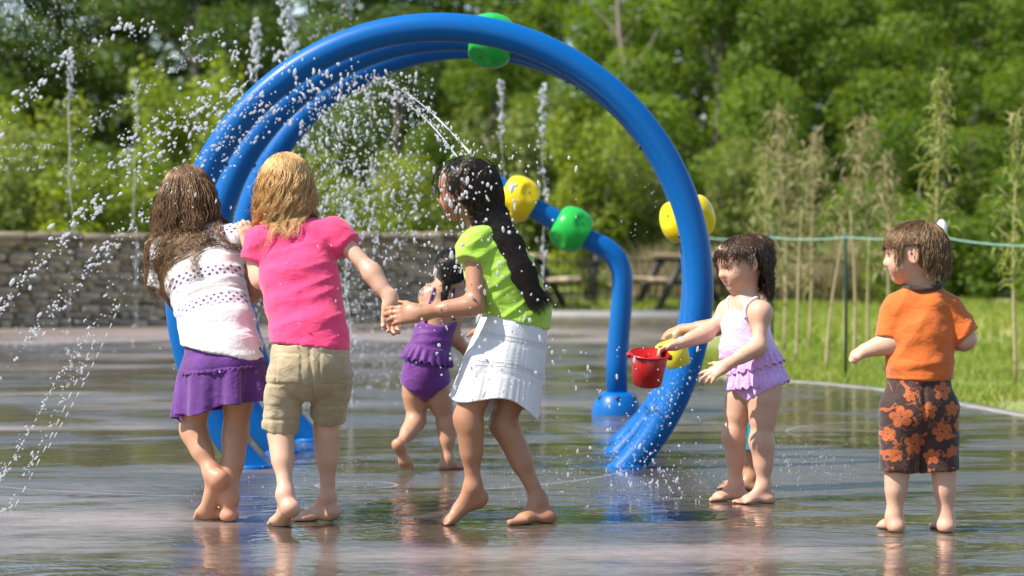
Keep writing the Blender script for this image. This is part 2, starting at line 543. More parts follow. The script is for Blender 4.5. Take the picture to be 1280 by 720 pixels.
# ---- grass blades
def in_poly(p, poly):
    r = np.zeros(len(p), bool); n = len(poly)
    for i in range(n):
        x1, y1 = poly[i]; x2, y2 = poly[(i+1) % n]
        c = ((y1 > p[:,1]) != (y2 > p[:,1])) & (p[:,0] < (x2-x1)*(p[:,1]-y1)/(y2-y1+1e-12)+x1)
        r ^= c
    return r
def blades(name, n, x0, x1, y0, y1, hmin, hmax, wid, mat, seed, pw=1.0, keep=None):
    r = np.random.default_rng(seed)
    p = np.stack([x0+(x1-x0)*r.random(n), y0+(y1-y0)*r.random(n)**pw], 1)
    p = p[~in_poly(p, [(a*1.0, b) for a, b in PAD])]
    d = noise3(np.c_[p*.9, np.zeros(len(p))], seed)
    q_ = d+.25*r.random(len(p)) > np.where(p[:,1] < 17, -.5, -.12); p = p[q_]; d = d[q_]
    if keep is not None: k = keep(p); p = p[k]; d = d[k]
    n = len(p)
    h = (hmin+(hmax-hmin)*r.random(n))*(1+.5*d); a = r.random(n)*6.283; l = r.normal(0, .35, (n,2))*h[:,None]
    u = np.stack([np.cos(a), np.sin(a)], 1)*wid*(.6+.8*r.random(n))[:,None]
    z0 = np.full(n, -.035)
    v = np.stack([np.c_[p-u, z0], np.c_[p+u, z0], np.c_[p+l*.35+u*.7, h*.6-.03], np.c_[p+l*.35-u*.7, h*.6-.03], np.c_[p+l, h-.03]], 1).reshape(-1,3)
    i = np.arange(n)[:,None]*5
    me = np_mesh(name, v, [i+np.array([[0,1,2,3]]), i+np.array([[3,2,4]])], False, {'rnd': np.repeat(r.random(n), 5)})
    return me
def mat_leaf(name, cols, trans=.35, rough=.55, tcol=None):
    m = Mat(name)
    c = m.ramp(m.attr('rnd'), [(i/(len(cols)-1), c) for i, c in enumerate(cols)])
    m.color(c); m.set(Roughness=rough); m.b.inputs['Specular IOR Level'].default_value = .35
    t = m.node('ShaderNodeBsdfTranslucent')
    hs = m.node('ShaderNodeHueSaturation'); hs.inputs['Saturation'].default_value = 1.1; hs.inputs['Value'].default_value = 1.5
    hs.inputs['Hue'].default_value = .485
    m.link(c, hs.inputs['Color']); m.link(hs.outputs[0], t.inputs[0])
    mx = m.node('ShaderNodeMixShader'); mx.inputs[0].default_value = trans
    m.link(m.b.outputs[0], mx.inputs[1]); m.link(t.outputs[0], mx.inputs[2]); m.link(mx.outputs[0], m.out.inputs[0])
    return m.m
GRASS = mat_leaf('grass_blade', [(.14, .21, .022), (.19, .27, .035), (.25, .31, .05), (.36, .34, .12)], .5)
gk = lambda p: (np.abs(p[:,1]-19.6) > .75) | (p[:,0] < 3.9)
g1 = blades('grass', 84000, 1.2, 7.2, 11.5, 25, .03, .085, .005, GRASS, 3, 1.2, gk)
o = tag(link('grass', g1, GRASS), kind='stuff', label='bright green lawn grass beyond the right edge of the wet paving', cat='grass')
g2 = blades('grass', 30000, -4, 9, 22, 40, .06, .16, .012, GRASS, 4, 1.0, lambda p: (p[:,1] > 35.2) | (p[:,0] > 2.6))
o = tag(link('far_grass', g2, GRASS), kind='stuff', label='blurred strip of lawn grass around the picnic tables', cat='grass')
DRYG = mat_leaf('dry_grass_blade', [(.30, .25, .13), (.36, .30, .16), (.22, .22, .08)], .35)
g3 = blades('dry_grass', 9000, -1.5, 7.5, 40.3, 41.6, .4, .95, .014, DRYG, 5)
o = tag(link('dry_grass', g3, DRYG), kind='stuff', label='tall straw coloured dry grass behind the low metal fence', cat='grass')

# ================================================================= stone wall
def mat_stone():
    m = Mat('field_stone'); r = X(m.attr('rnd')); n = m.noise(m.coord('Object'), 9, 6, .65)
    c = m.ramp(r, [(0, (.30, .215, .13)), (.5, (.50, .37, .225)), (1, (.68, .51, .31))])
    m.color(m.mix(n*.6, c, (.27, .23, .18))); m.set(Roughness=.9); m.bump(n, .6, .02); return m.m
STONE = mat_stone()
wall_a = np.array([-7.6, 28.2]); wall_b = np.array([-.55, 31.6])
wroot = empty('stone_wall', (*((wall_a+wall_b)/2), 0))
tag(wroot, 'low dry stone wall of stacked tan stones behind the playing children', 'wall')
wl = np.linalg.norm(wall_b-wall_a); wd = nrm([*(wall_b-wall_a), 0]); wn = np.array([wd[1], -wd[0], 0]); WR = np.stack([wd, -wn, [0,0,1]], 1)
def wall_part(name, courses, depth, seed, proud):
    r = np.random.default_rng(seed); m = MB(); at = []
    for z0, z1, lo, hi in courses:
        s = -r.random()*.2
        while s < wl:
            l = lo+(hi-lo)*r.random(); e = min(s+l, wl); b = max(s, 0)
            if e-b > .04:
                c = np.array([*wall_a, 0])+wd*(b+e)/2+np.array([0,0,(z0+z1)/2+r.normal(0, .012 if proud else .009)])+wn*(r.random()*.05+proud)
                n0 = m.n
                a = r.normal(0, .02)
                Rz = np.array([[math.cos(a), -math.sin(a), 0], [math.sin(a), math.cos(a), 0], [0,0,1]])
                m.box(c, (e-b-.012, depth, z1-z0-.010+r.random()*.012), WR@Rz, .006+.010*r.random())
                at += [r.random()]*(m.n-n0)
            s += l
    off = np.array(wroot.location)
    m.build(name, STONE, wroot, False, off, {'rnd': at})
hs = np.cumsum([0]+[.085, .07, .09, .065, .08, .075, .06, .085, .07, .065, .08, .07, .06, .045])
wall_part('stone_courses', [(hs[i], hs[i+1], .09, .32) for i in range(len(hs)-1)], .5, 3, 0)
wall_part('coping', [(hs[-1], hs[-1]+.075, .16, .42)], .62, 4, .01)

# ================================================================= foliage generators
def leaf_cloud(lobes, n, size, seed, shell=.55, asp=.6, droop=.0):
    """leaf quads through ellipsoid lobes [(centre, radii)]"""
    r = np.random.default_rng(seed)
    vol = np.array([np.prod(q[1])**.75 for q in lobes]); k = r.choice(len(lobes), n, p=vol/vol.sum())
    C = np.array([q[0] for q in lobes])[k]; R = np.array([q[1] for q in lobes])[k]
    d = r.normal(size=(n,3)); d /= np.linalg.norm(d, axis=1)[:,None]
    rad = shell+(1-shell)*r.random(n)**.7
    rad *= 1+.25*noise3(d*2.3+k[:,None]*7.7, seed)
    p = C+d*R*rad[:,None]
    nn = d*.5+r.normal(size=(n,3))*.6+np.array([0,0,.45]); nn /= np.linalg.norm(nn, axis=1)[:,None]
    t = r.normal(size=(n,3))+np.array([0,0,-droop]); t -= nn*np.sum(t*nn,1)[:,None]; t /= np.linalg.norm(t, axis=1)[:,None]
    b = np.cross(nn, t); s = size*(.6+.8*r.random(n))[:,None]
    v = np.stack([p-t*s*.5, p+b*s*asp*.5+nn*s*.06, p+t*s*.5, p-b*s*asp*.5+nn*s*.06], 1).reshape(-1,3)
    # tone follows the clump, each leaf scatters around it
    lobe_t = np.random.default_rng(seed+9).random(len(lobes))[k]
    rnd = np.clip(.55*lobe_t+.45*r.random(n), 0, 1)
    return v, np.arange(n*4).reshape(-1,4), np.repeat(rnd, 4)

BARK = None
def mat_bark():
    m = Mat('bark'); n = m.noise(m.coord('Object', (6,6,1.2)), 3, 6, .65)
    m.color(m.ramp(n, [(.3, (.10, .08, .06)), (.7, (.26, .215, .165))])); m.set(Roughness=.9); m.bump(n, .6, .03); return m.m
BARK = mat_bark()
LEAF = [mat_leaf('leaf_mid', [(.075, .13, .015), (.125, .20, .024), (.18, .27, .035)], .5),
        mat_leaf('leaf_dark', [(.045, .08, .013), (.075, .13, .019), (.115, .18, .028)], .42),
        mat_leaf('leaf_yellow', [(.13, .18, .018), (.20, .26, .028), (.27, .32, .045)], .45),
        mat_leaf('leaf_olive', [(.10, .145, .03), (.16, .205, .04), (.22, .25, .06)], .4)]

def tree_meshes(seed, H, W, n, size, base=.22, slim=1.0):
    r = np.random.default_rng(seed); m = MB()
    top = H*.82; lean = r.normal(0, .03*H, 2)
    zs = np.linspace(0, top, 8); tr = np.c_[lean[0]*(zs/top)**2+np.cumsum(r.normal(0,.02*H*.3,8)), lean[1]*(zs/top)**2, zs]
    r0 = .018*H+.03
    m.tube(tr, r0*(1-.85*zs/top)*np.where(zs < .1, 1.3, 1), 8)
    lobes = []
    nl = 15
    for i in range(nl):
        t = base+(1-base)*(i+.5)/nl; z = H*t; ph = i*2.4+r.random()
        rr = W*math.sin(math.pi*min(1, (t-base)/(1-base)*.8+.2))*(.55+.35*r.random())*slim
        c = np.array([math.cos(ph)*rr, math.sin(ph)*rr, z-.05*H]); c[:2] += lean*(t**2)
        s = W*(.32+.2*r.random())
        lobes.append((c, np.array([s, s, s*(.62+.3*r.random())])))
        a = np.array([np.interp(z*.72, zs, tr[:,0]), np.interp(z*.72, zs, tr[:,1]), min(z*.72, top)])
        mid = (a+c)/2+np.array([0,0,-.02*H]); q = np.linspace(0,1,6)[:,None]
        m.tube((1-q)**2*a+2*q*(1-q)*mid+q*q*c, np.linspace(r0*.35, r0*.08, 6), 5)
    v, f, rnd = leaf_cloud(lobes, n, size, seed)
    return m.mesh('trunk', True), np_mesh('crown', v, f, False, {'rnd': rnd})

def shrub_meshes(seed, H, W, n, size, spire=False):
    r = np.random.default_rng(seed); m = MB(); lobes = []
    for i in range(11):
        ph = i*2.4; rr = W*(.15+.55*r.random()); h = H*(.5+.42*r.random())
        if spire: h = H*(.55+.4*r.random())
        tip = np.array([math.cos(ph)*rr, math.sin(ph)*rr, h]); q = np.linspace(0,1,6)[:,None]
        a = np.array([math.cos(ph)*rr*.15, math.sin(ph)*rr*.15, 0]); mid = (a+tip)/2-np.array([math.cos(ph)*rr*.15, math.sin(ph)*rr*.15, 0])
        m.tube((1-q)**2*a+2*q*(1-q)*mid+q*q*tip, np.linspace(.03, .008, 6)*(H/3), 5)
        s = W*(.24+.15*r.random())
        lobes.append((tip*[1,1,.97], np.array([s*.8, s*.8, s*(1.5 if spire else .9)])))
        lobes.append((tip*[.8,.8,.55], np.array([s*1.1, s*1.1, s*1.2])))
        if i % 2: lobes.append((tip*[1.05,1.05,.22], np.array([s, s, s*.8])))
    v, f, rnd = leaf_cloud(lobes, n, size, seed, .35)
    v[:,2] = np.maximum(v[:,2], .01)
    return m.mesh('stems', True), np_mesh('crown', v, f, False, {'rnd': rnd})

TREES = [tree_meshes(11, 10.0, 2.7, 25000, .135, .10), tree_meshes(12, 10.5, 3.1, 26000, .145, .12), tree_meshes(13, 9.0, 2.4, 22000, .13, .08),
         tree_meshes(14, 11.0, 2.6, 25000, .135, .16)]
SHRUBS = [shrub_meshes(21, 3.2, 1.5, 7000, .13), shrub_meshes(22, 3.4, 1.2, 6000, .11, True), shrub_meshes(23, 2.4, 1.5, 5500, .12), shrub_meshes(24, 4.2, 1.7, 8000, .14, True)]
def plant(kind, name, meshes, px, Y, h, H0, leaf, rot, label, cat, group, wide=1.0):
    root = empty(name, ((px-640)/F*Y, Y, -.03)); tag(root, label, cat, group)
    s = h/H0; root.scale = (s*wide, s*wide, s); root.rotation_euler = (0, 0, rot)
    a = link('trunk' if kind == 'tree' else 'stem', meshes[0], None, root)
    b = link('crown', meshes[1], None, root)
    for q, mm in ((a, BARK), (b, leaf)):
        if not q.data.materials: q.data.materials.append(mm)
        q.material_slots[0].link = 'OBJECT'; q.material_slots[0].material = mm
    return root
T = lambda i, px, Y, h, leaf, rot, label, wide=1.0: plant('tree', 'tree', TREES[i], px, Y, h*(.80 if h > 8 else 1), (10, 10.5, 9, 11)[i], LEAF[leaf], rot, label, 'tree', 'trees of the wood behind the splash pad', wide*(1.3 if h > 8 else 1))
S = lambda i, px, Y, h, leaf, rot, label, wide=1.0, name='shrub': plant('shrub', name, SHRUBS[i], px, Y, h, (3.2, 3.4, 2.4, 4.2)[i], LEAF[leaf], rot, label, 'shrub', 'shrubs along the edge of the wood', wide)
# wood, back to front
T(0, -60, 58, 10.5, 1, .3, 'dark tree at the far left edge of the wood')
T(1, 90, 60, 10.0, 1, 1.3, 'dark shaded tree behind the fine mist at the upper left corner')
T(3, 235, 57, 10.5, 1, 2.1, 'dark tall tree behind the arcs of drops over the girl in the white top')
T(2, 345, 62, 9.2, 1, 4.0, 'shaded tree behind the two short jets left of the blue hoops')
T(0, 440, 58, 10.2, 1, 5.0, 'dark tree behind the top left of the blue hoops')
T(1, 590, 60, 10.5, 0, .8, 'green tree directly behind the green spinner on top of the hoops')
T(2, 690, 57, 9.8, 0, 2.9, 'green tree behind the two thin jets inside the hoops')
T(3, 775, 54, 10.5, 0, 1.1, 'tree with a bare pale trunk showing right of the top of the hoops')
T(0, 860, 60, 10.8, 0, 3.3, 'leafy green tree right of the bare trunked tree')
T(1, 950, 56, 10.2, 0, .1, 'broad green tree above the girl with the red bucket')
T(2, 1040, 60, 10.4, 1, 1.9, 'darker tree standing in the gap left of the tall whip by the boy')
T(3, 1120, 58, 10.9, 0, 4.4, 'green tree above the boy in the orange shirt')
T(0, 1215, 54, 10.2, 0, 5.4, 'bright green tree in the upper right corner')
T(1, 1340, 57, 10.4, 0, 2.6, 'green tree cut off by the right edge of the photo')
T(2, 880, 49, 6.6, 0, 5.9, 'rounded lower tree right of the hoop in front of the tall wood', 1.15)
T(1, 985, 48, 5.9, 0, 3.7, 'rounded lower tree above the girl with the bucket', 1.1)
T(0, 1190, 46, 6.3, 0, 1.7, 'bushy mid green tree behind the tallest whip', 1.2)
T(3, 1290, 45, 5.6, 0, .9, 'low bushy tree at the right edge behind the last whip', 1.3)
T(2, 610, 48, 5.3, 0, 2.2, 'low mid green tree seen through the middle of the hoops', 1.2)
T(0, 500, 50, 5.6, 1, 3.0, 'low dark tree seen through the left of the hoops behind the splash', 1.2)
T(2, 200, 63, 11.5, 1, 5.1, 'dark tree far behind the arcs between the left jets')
# dead pale tree in front of the wood
def dead_tree(px, Y, H, label):
    b = np.array([(px-640)/F*Y, Y, -.03]); r = empty('dead_tree', b); tag(r, label, 'tree')
    z = np.linspace(0, H, 16); c = np.c_[.10*np.sin(z*.7)+.05*np.sin(z*2.1)-.03*z, .05*np.sin(z), z]
    m = MB(); m.tube(c, np.linspace(.10, .035, 16), 9); m.build('trunk', PALEBARK, r, True)
    for zz, dx, dz in ((H*.62, .9, 1.2), (H*.7, -.8, 1.1), (H*.52, -.5, .9), (H*.8, .6, 1.0)):
        a = np.array([np.interp(zz, z, c[:,0]), np.interp(zz, z, c[:,1]), zz]); t = np.linspace(0, 1, 7)[:,None]
        q = a+t*np.array([dx, .1, dz])+np.c_[.06*np.sin(t*5), 0*t, -.1*t*(1-t)]
        m = MB(); m.tube(q, np.linspace(.03, .008, 7), 6); m.build('branch', PALEBARK, r, True)
PALEBARK = Mat('pale_bark'); n = PALEBARK.noise(PALEBARK.coord('Object', (5,5,1.2)), 3, 5); PALEBARK.color(PALEBARK.ramp(n, [(.3, (.16, .13, .095)), (.7, (.32, .26, .19))])); PALEBARK.set(Roughness=.9)
dead_tree(790, 50.5, 7.0, 'bare pale dead tree trunk standing right of the top of the hoops')
# shrubs in front of the wood
S(2, -20, 37, 2.6, 3, .2, 'pale olive bush at the far left above the stone wall')
S(1, 50, 38, 3.0, 2, 1.0, 'yellow green upright bush above the left of the stone wall')
S(2, 118, 36, 2.3, 2, 2.0, 'small yellow green bush left of the girl in the white top')
S(0, 175, 39, 2.8, 0, 2.7, 'mid green bush right behind the falling arcs of drops')
S(3, 248, 40, 3.7, 2, 3.1, 'tall bright yellow green bush behind the girl in the white top')
S(0, 318, 39, 3.3, 2, 4.2, 'bright green bush behind the left side of the hoops')
S(2, 440, 38, 2.2, 2, .6, 'yellow green bush behind the splash beside the girl in pink')
S(1, 505, 37, 2.2, 2, 5.2, 'yellow green bush left of the girl in the green shirt')
S(2, 560, 40, 2.2, 3, 3.3, 'olive bush hidden partly by the girl in the green shirt')
S(3, 655, 45, 3.4, 3, 2.3, 'olive bush behind the yellow spinner of the leaning pole')
S(1, 738, 43, 3.1, 2, 1.1, 'feathery yellow green bush above the green spinner of the leaning pole')
S(1, 795, 44, 2.7, 3, 3.8, 'feathery olive bush behind the upright of the leaning pole')
S(0, 835, 46, 2.6, 0, 4.6, 'green bush behind the right hoop above the picnic table')
S(1, 925, 45, 2.7, 3, 5.7, 'olive bush behind the head of the girl with the bucket')
S(3, 985, 44, 2.6, 3, .4, 'olive bush behind the reed screen')
S(0, 1085, 42, 2.3, 0, 1.8, 'green bush in shade behind the boy')
S(2, 1150, 40, 1.7, 0, 2.8, 'low green bush right behind the boy')
S(0, 1235, 40, 2.0, 0, 4.9, 'low green bush beyond the dry path at the right')
S(2, 1320, 39, 1.9, 0, .9, 'low green bush at the right edge beyond the dry path')
rr = np.random.default_rng(77); lob = []
for i in range(90):
    xx = -26+52*rr.random(); hh = 7.6
    lob.append((np.array([xx, 67+3*rr.random(), hh*rr.random()]), np.array([2.2, 1.6, 1.6])*(.7+.6*rr.random())))
v, f, rnd = leaf_cloud(lob, 60000, .24, 99, .3)
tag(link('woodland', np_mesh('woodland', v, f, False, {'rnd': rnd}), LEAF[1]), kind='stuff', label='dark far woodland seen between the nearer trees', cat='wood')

# ================================================================= young whips with narrow leaves
STEM = Mat('dry_cane'); STEM.color(STEM.ramp(STEM.noise(STEM.coord('Object', (1,1,8)), 4, 3), [(.3, (.26, .22, .10)), (.7, (.40, .33, .17))])); STEM.set(Roughness=.7); STEM = STEM.m
WLEAF = [mat_leaf('whip_leaf_green', [(.30, .26, .11), (.20, .25, .05), (.24, .30, .06)], .4), mat_leaf('whip_leaf_tan', [(.36, .28, .16), (.27, .24, .11), (.17, .20, .06)], .4)]
def whip(px, Y, top, z_leaf, n, leaf, seed, label, spread=.13, bare=False):
    r = np.random.default_rng(seed); root = empty('young_tree' if not bare else 'cane', ((px-640)/F*Y, Y, -.03))
    tag(root, label, 'sapling' if not bare else 'cane', 'whips and canes along the rope fence')
    H = CAMZ+(HORIZON-top)/F*Y+.03
    z = np.linspace(0, H, 12); bend = r.normal(0, .05, 2)
    st = np.c_[bend[0]*(z/H)**2*1.5+.012*np.sin(z*3+seed), bend[1]*(z/H)**2, z]
    m = MB(); m.tube(st, np.linspace(.016, .004, 12), 6); vv = []; rnd = []
    if not bare:
        for i in range(14):
            zz = z_leaf+(H-z_leaf)*(i+r.random())/14; a = np.array([np.interp(zz, z, st[:,0]), np.interp(zz, z, st[:,1]), zz])
            ph = r.random()*6.28; l = spread*(.5+r.random())*(1.2-.7*(zz/H)); b = a+np.array([math.cos(ph)*l, math.sin(ph)*l, l*1.1])
            m.tube(np.stack([a, (a+b)/2+[0,0,.01], b]), [.005,.004,.002], 4)
    m.build('stem', STEM, root, True)
    if bare: return
    for i in range(n):
        zz = z_leaf+(H-z_leaf)*r.random()**.85; s = np.array([np.interp(zz, z, st[:,0]), np.interp(zz, z, st[:,1]), zz])
        env = spread*(.35+.65*min(1, (H-zz)/(H-z_leaf)*2.2))
        p = s+np.array([r.normal(0, env*.6), r.normal(0, env*.6), r.normal(0, .03)])
        ph = r.random()*6.28; d = nrm([math.cos(ph)*.7, math.sin(ph)*.7, r.normal(-.25, .55)]); l = .05+.075*r.random()
        sd = nrm(np.cross(d, r.normal(size=3)))*(.006+.005*r.random())
        q = p+d*l*.5+[0,0,.012]; e = p+d*l-np.array([0,0,.025])
        vv += [p-sd*.4, p+sd*.4, q+sd, q-sd, e+sd*.1, e-sd*.1]; rnd += [r.random()]*6
    k = np.arange(n)[:,None]*6
    link('foliage', np_mesh('foliage', np.array(vv), np.concatenate([k+[[0,1,2,3]], k+[[3,2,4,5]]]), False, {'rnd': rnd}), leaf, root)
whip(1172, 18.6, 92, .75, 420, WLEAF[0], 1, 'tallest yellow green whip with narrow leaves behind the boy', .12)
whip(1268, 17.9, 138, .7, 260, WLEAF[0], 2, 'thin leafy whip leaning at the right edge', .12)
whip(1056, 21.5, 150, .8, 420, WLEAF[1], 3, 'bushy tan whip behind the middle fence post', .2)
whip(1112, 22.0, 192, .7, 240, WLEAF[1], 4, 'short tan whip left of the boy', .12)
whip(982, 22.5, 138, .6, 480, WLEAF[1], 5, 'bushy tan whip behind the left fence post', .22)
whip(1012, 23.5, 165, .6, 300, WLEAF[1], 6, 'slim tan whip between the left and middle fence posts', .15)
whip(958, 24, 190, .5, 280, WLEAF[0], 7, 'green whip right behind the head of the girl with the bucket', .18)
for i, (px, Y, top, lab) in enumerate([(1035, 19.6, 285, 'leaning bare cane near the middle fence post'), (1068, 19.2, 262, 'upright bare cane right of the middle fence post'), (994, 20.5, 262, 'bare cane right of the left fence post'), (1083, 20.6, 300, 'short bare cane left of the boy')]):
    whip(px, Y, top, 0, 0, None, 30+i, lab, .1, True)

# ================================================================= rope fence
FG = Mat('green_painted_steel'); FG.set(Base_Color=(.012, .06, .035), Roughness=.45); FG = FG.m
RP = Mat('pale_green_rope'); nn = RP.noise(RP.coord('Object', (1,1,1)), 60, 2); RP.color(RP.ramp(nn, [(.3, (.12, .27, .20)), (.7, (.26, .42, .34))])); RP.set(Roughness=.7); RP = RP.m
WH = Mat('white_plastic'); WH.set(Base_Color=(.8, .8, .8), Roughness=.4); WH = WH.m
posts = [(1.50, 20.2), (1.99, 19.6), (2.41, 18.48), (2.93, 17.45), (3.75, 16.0)]
fr = empty('rope_fence', (2.41, 18.48, -.03)); tag(fr, 'thin green post fence with a single pale rope along the lawn', 'fence'); off = np.array(fr.location)
for i, (x, y) in enumerate(posts):
    m = MB(); m.tube([(x, y, -.1), (x, y, 1.0), (x, y, 1.045)], [.0125, .0125, .009], 8); p = m.build('post', FG, fr, True, off)
    if i == 1:
        a = np.linspace(0, 6.283, 14); m = MB(); m.tube(np.c_[x+.03*np.sin(a), np.full(14, y), 1.075-.05*np.cos(a)], .005, 6); m.build('hook', FG, p, True, off)
    if i == 3:
        m = MB(); m.lathe([(0, .07), (.02, .06), (.033, .03), (.033, -.04), (.02, -.055), (0, -.055)], 14, None, (x, y, 1.05)); m.build('insulator', WH, p, True, off)
q = []
for i in range(len(posts)-1):
    for t in np.linspace(0, 1, 10)[:9 if i < 3 else 10]:
        q.append([posts[i][0]*(1-t)+posts[i+1][0]*t, posts[i][1]*(1-t)+posts[i+1][1]*t-.014, 1.0-(.03 if i < 3 else .05)*4*t*(1-t)*(.5 if i < 3 else 1)-(.02*t if i == 3 else 0)])
m = MB(); m.tube(q, .0062, 6); m.build('rope', RP, fr, True, off)

# ================================================================= low metal fence, picnic tables
MT = Mat('dark_metal'); MT.set(Base_Color=(.035, .035, .035), Roughness=.5, Metallic=.3); MT = MT.m
lf = empty('low_metal_fence', (.8, 39.6, 0)); tag(lf, 'low fence of thin dark upright bars behind the picnic tables', 'fence')
m = MB()
for x in np.arange(-2.6, 5.2, .11): m.bar((x, 39.6, 0), (x, 39.6, .68), .018, .018, (0,1,0))
m.build('bars', MT, lf, False, np.array(lf.location))
m = MB(); m.bar((-2.65, 39.58, .67), (5.2, 39.58, .67), .035, .03); m.bar((-2.65, 39.58, .1), (5.2, 39.58, .1), .035, .03); m.build('rail', MT, lf, False, np.array(lf.location))
for x in (-2.6, -.65, 1.3, 3.25, 5.2):
    m = MB(); m.bar((x, 39.63, -.05), (x, 39.63, .76), .05, .05, (0,1,0)); m.build('post', MT, lf, False, np.array(lf.location))
WD = Mat('weathered_wood'); n = WD.noise(WD.coord('Object', (2, 30, 30)), 2, 5); WD.color(WD.ramp(n, [(.3, (.48, .33, .20)), (.7, (.66, .48, .31))])); WD.set(Roughness=.75); WD = WD.m
def picnic(px, Y, rot, label):
    r = empty('picnic_table', ((px-640)/F*Y, Y, -.02)); r.rotation_euler = (0, 0, rot); tag(r, label, 'table', 'picnic tables on the far lawn')
    m = MB()
    for i in range(5): m.box(((i-2)*.15, 0, .785), (.142, 1.9, .055), None, .008)
    m.build('tabletop', WD, r)
    for s in (-1, 1):
        m = MB()
        for d in (0, .15): m.box((s*(.62+d), 0, .455), (.142, 1.9, .055), None, .008)
        m.build('bench', WD, r)
    for y in (-.68, .68):
        for s in (-1, 1):
            m = MB(); m.bar((s*.24, y, .755), (s*.66, y, .0), .09, .04, (0,1,0)); m.build('leg', MT, r)
        m = MB(); m.bar((-.86, y+.05, .40), (.86, y+.05, .40), .09, .04, (0,0,1)); m.build('bench_beam', MT, r)
        m = MB(); m.bar((-.36, y+.05, .735), (.36, y+.05, .735), .045, .04, (0,0,1)); m.build('top_beam', MT, r)
picnic(862, 36.8, .18, 'wooden picnic table with dark legs behind the right side of the hoop')
picnic(645, 36.8, -.12, 'wooden picnic table mostly hidden behind the girl in the green shirt')

# ================================================================= blue water hoops
def paint(name, col, rough=.28):
    m = Mat(name); n = m.noise(m.coord('Object'), 30, 3)
    m.color(m.mix(n, tuple(c*.92 for c in col), tuple(min(1, c*1.05) for c in col)))
    m.set(Roughness=rough); m.b.inputs['Specular IOR Level'].default_value = .22; m.b.inputs['Coat Weight'].default_value = .10; m.b.inputs['Coat Roughness'].default_value = .08
    return m.m
BLUE = paint('blue_paint', (.0, .102, .35), .4); GREEN = paint('green_plastic', (.02, .40, .05), .3); YEL = paint('yellow_plastic', (.80, .56, .008), .3)
DARK = Mat('nozzle_steel'); DARK.set(Base_Color=(.05, .05, .05), Roughness=.35, Metallic=.6); DARK = DARK.m
def frame_from(axis):
    z = nrm(axis); x = nrm(np.cross([0, 1, 0.01], z)); return np.stack([x, np.cross(z, x), z], 1)
def spinner(parent, off, c, axis, mat, R=.128, Lh=.098):
    M = frame_from(axis); m = MB()
    pr = [(.064, -Lh)]+[(.062+(R-.062)*math.cos(q)**.9, Lh*math.sin(q)) for q in np.linspace(-1.5, 1.5, 17)]+[(.064, Lh)]
    a = np.array(pr); t = np.linspace(0, 1, 40); tt = np.linspace(0, 1, len(a))
    pr = np.c_[np.interp(t, tt, a[:,0]), np.interp(t, tt, a[:,1])]
    m.lathe(pr, 40, M, np.array(c)-off)
    # scooped recesses: push the surface in around four places
    v = np.concatenate(m.v)-(np.array(c)-off)
    for k in range(4):
        d = M@np.array([math.cos(k*1.571+.6), math.sin(k*1.571+.6), .35*(-1)**k]); d = nrm(d)
        r = np.linalg.norm(v-d*R*1.02, axis=1); v -= d*(np.clip(1-(r/.058)**2, 0, 1)**.7*.017)[:,None]
    s = link('spinner', np_mesh('spinner', v+(np.array(c)-off), np.concatenate(m.f4)), mat, parent)
    for k in range(4):
        d = nrm(M@np.array([math.cos(k*1.571+.6), math.sin(k*1.571+.6), .35*(-1)**k])); q = MB()
        q.lathe([(0, .004), (.005, .004), (.009, .001), (.009, -.02)], 12, frame_from(d), np.array(c)-off+d*(R*.86))
        q.build('nozzle', DARK, s, True)
    return s
HOOPS = [(10.97, 549, 359, 325, 'nearest and largest looking blue hoop of the three water hoops'), (11.76, 566, 350, 303, 'middle blue hoop carrying the green and the yellow spinner'), (12.45, 586, 344, 286, 'farthest of the three blue water hoops')]
hoop_objs = []
for i, (Y, cx, cy, R, lab) in enumerate(HOOPS):
    c = P(cx, cy, Y); Rm = R/F*Y; tr = .062
    r = empty('water_hoop', (c[0], c[1], 0)); tag(r, lab, 'water hoop', 'three blue water hoops in a row'); off = np.array([c[0], c[1], 0])
    a0 = math.asin(-(c[2]+.12)/Rm); a = np.linspace(a0, math.pi-a0, 150)
    pts = np.c_[c[0]+Rm*np.cos(a), np.full(150, c[1]), c[2]+Rm*np.sin(a)]
    m = MB(); m.tube(pts, tr, 28); m.build('tube', BLUE, r, True, off)
    for s in (0, -1):
        ag = math.asin(-(c[2])/Rm); x = c[0]+Rm*math.cos(ag)*(1 if s == 0 else -1)
        m = MB(); m.lathe([(.0, .016), (.080, .016), (.084, .01), (.084, 0)], 32, None, (x-c[0], 0, 0)); m.build('base_plate', BLUE, r, True); 
    for deg in (150, 128, 60, 35, 12, 168):
        d = np.array([math.cos(math.radians(deg)), 0, math.sin(math.radians(deg))]); q = MB()
        q.lathe([(0, .007), (.006, .007), (.009, .002), (.009, -.01)], 10, frame_from(-d), c+d*(Rm-tr)-off); q.build('nozzle', DARK, r, True)
    if i == 1:
        for (px, py), mt in (((614, 50), GREEN), ((862, 273), YEL)):
            t = np.array([px-cx, 0, cy-py], float); t = nrm(t); p = c+t*Rm; ax = np.array([-t[2], 0, t[0]])
            spinner(r, off, p, ax, mt)
    hoop_objs.append((c, Rm))

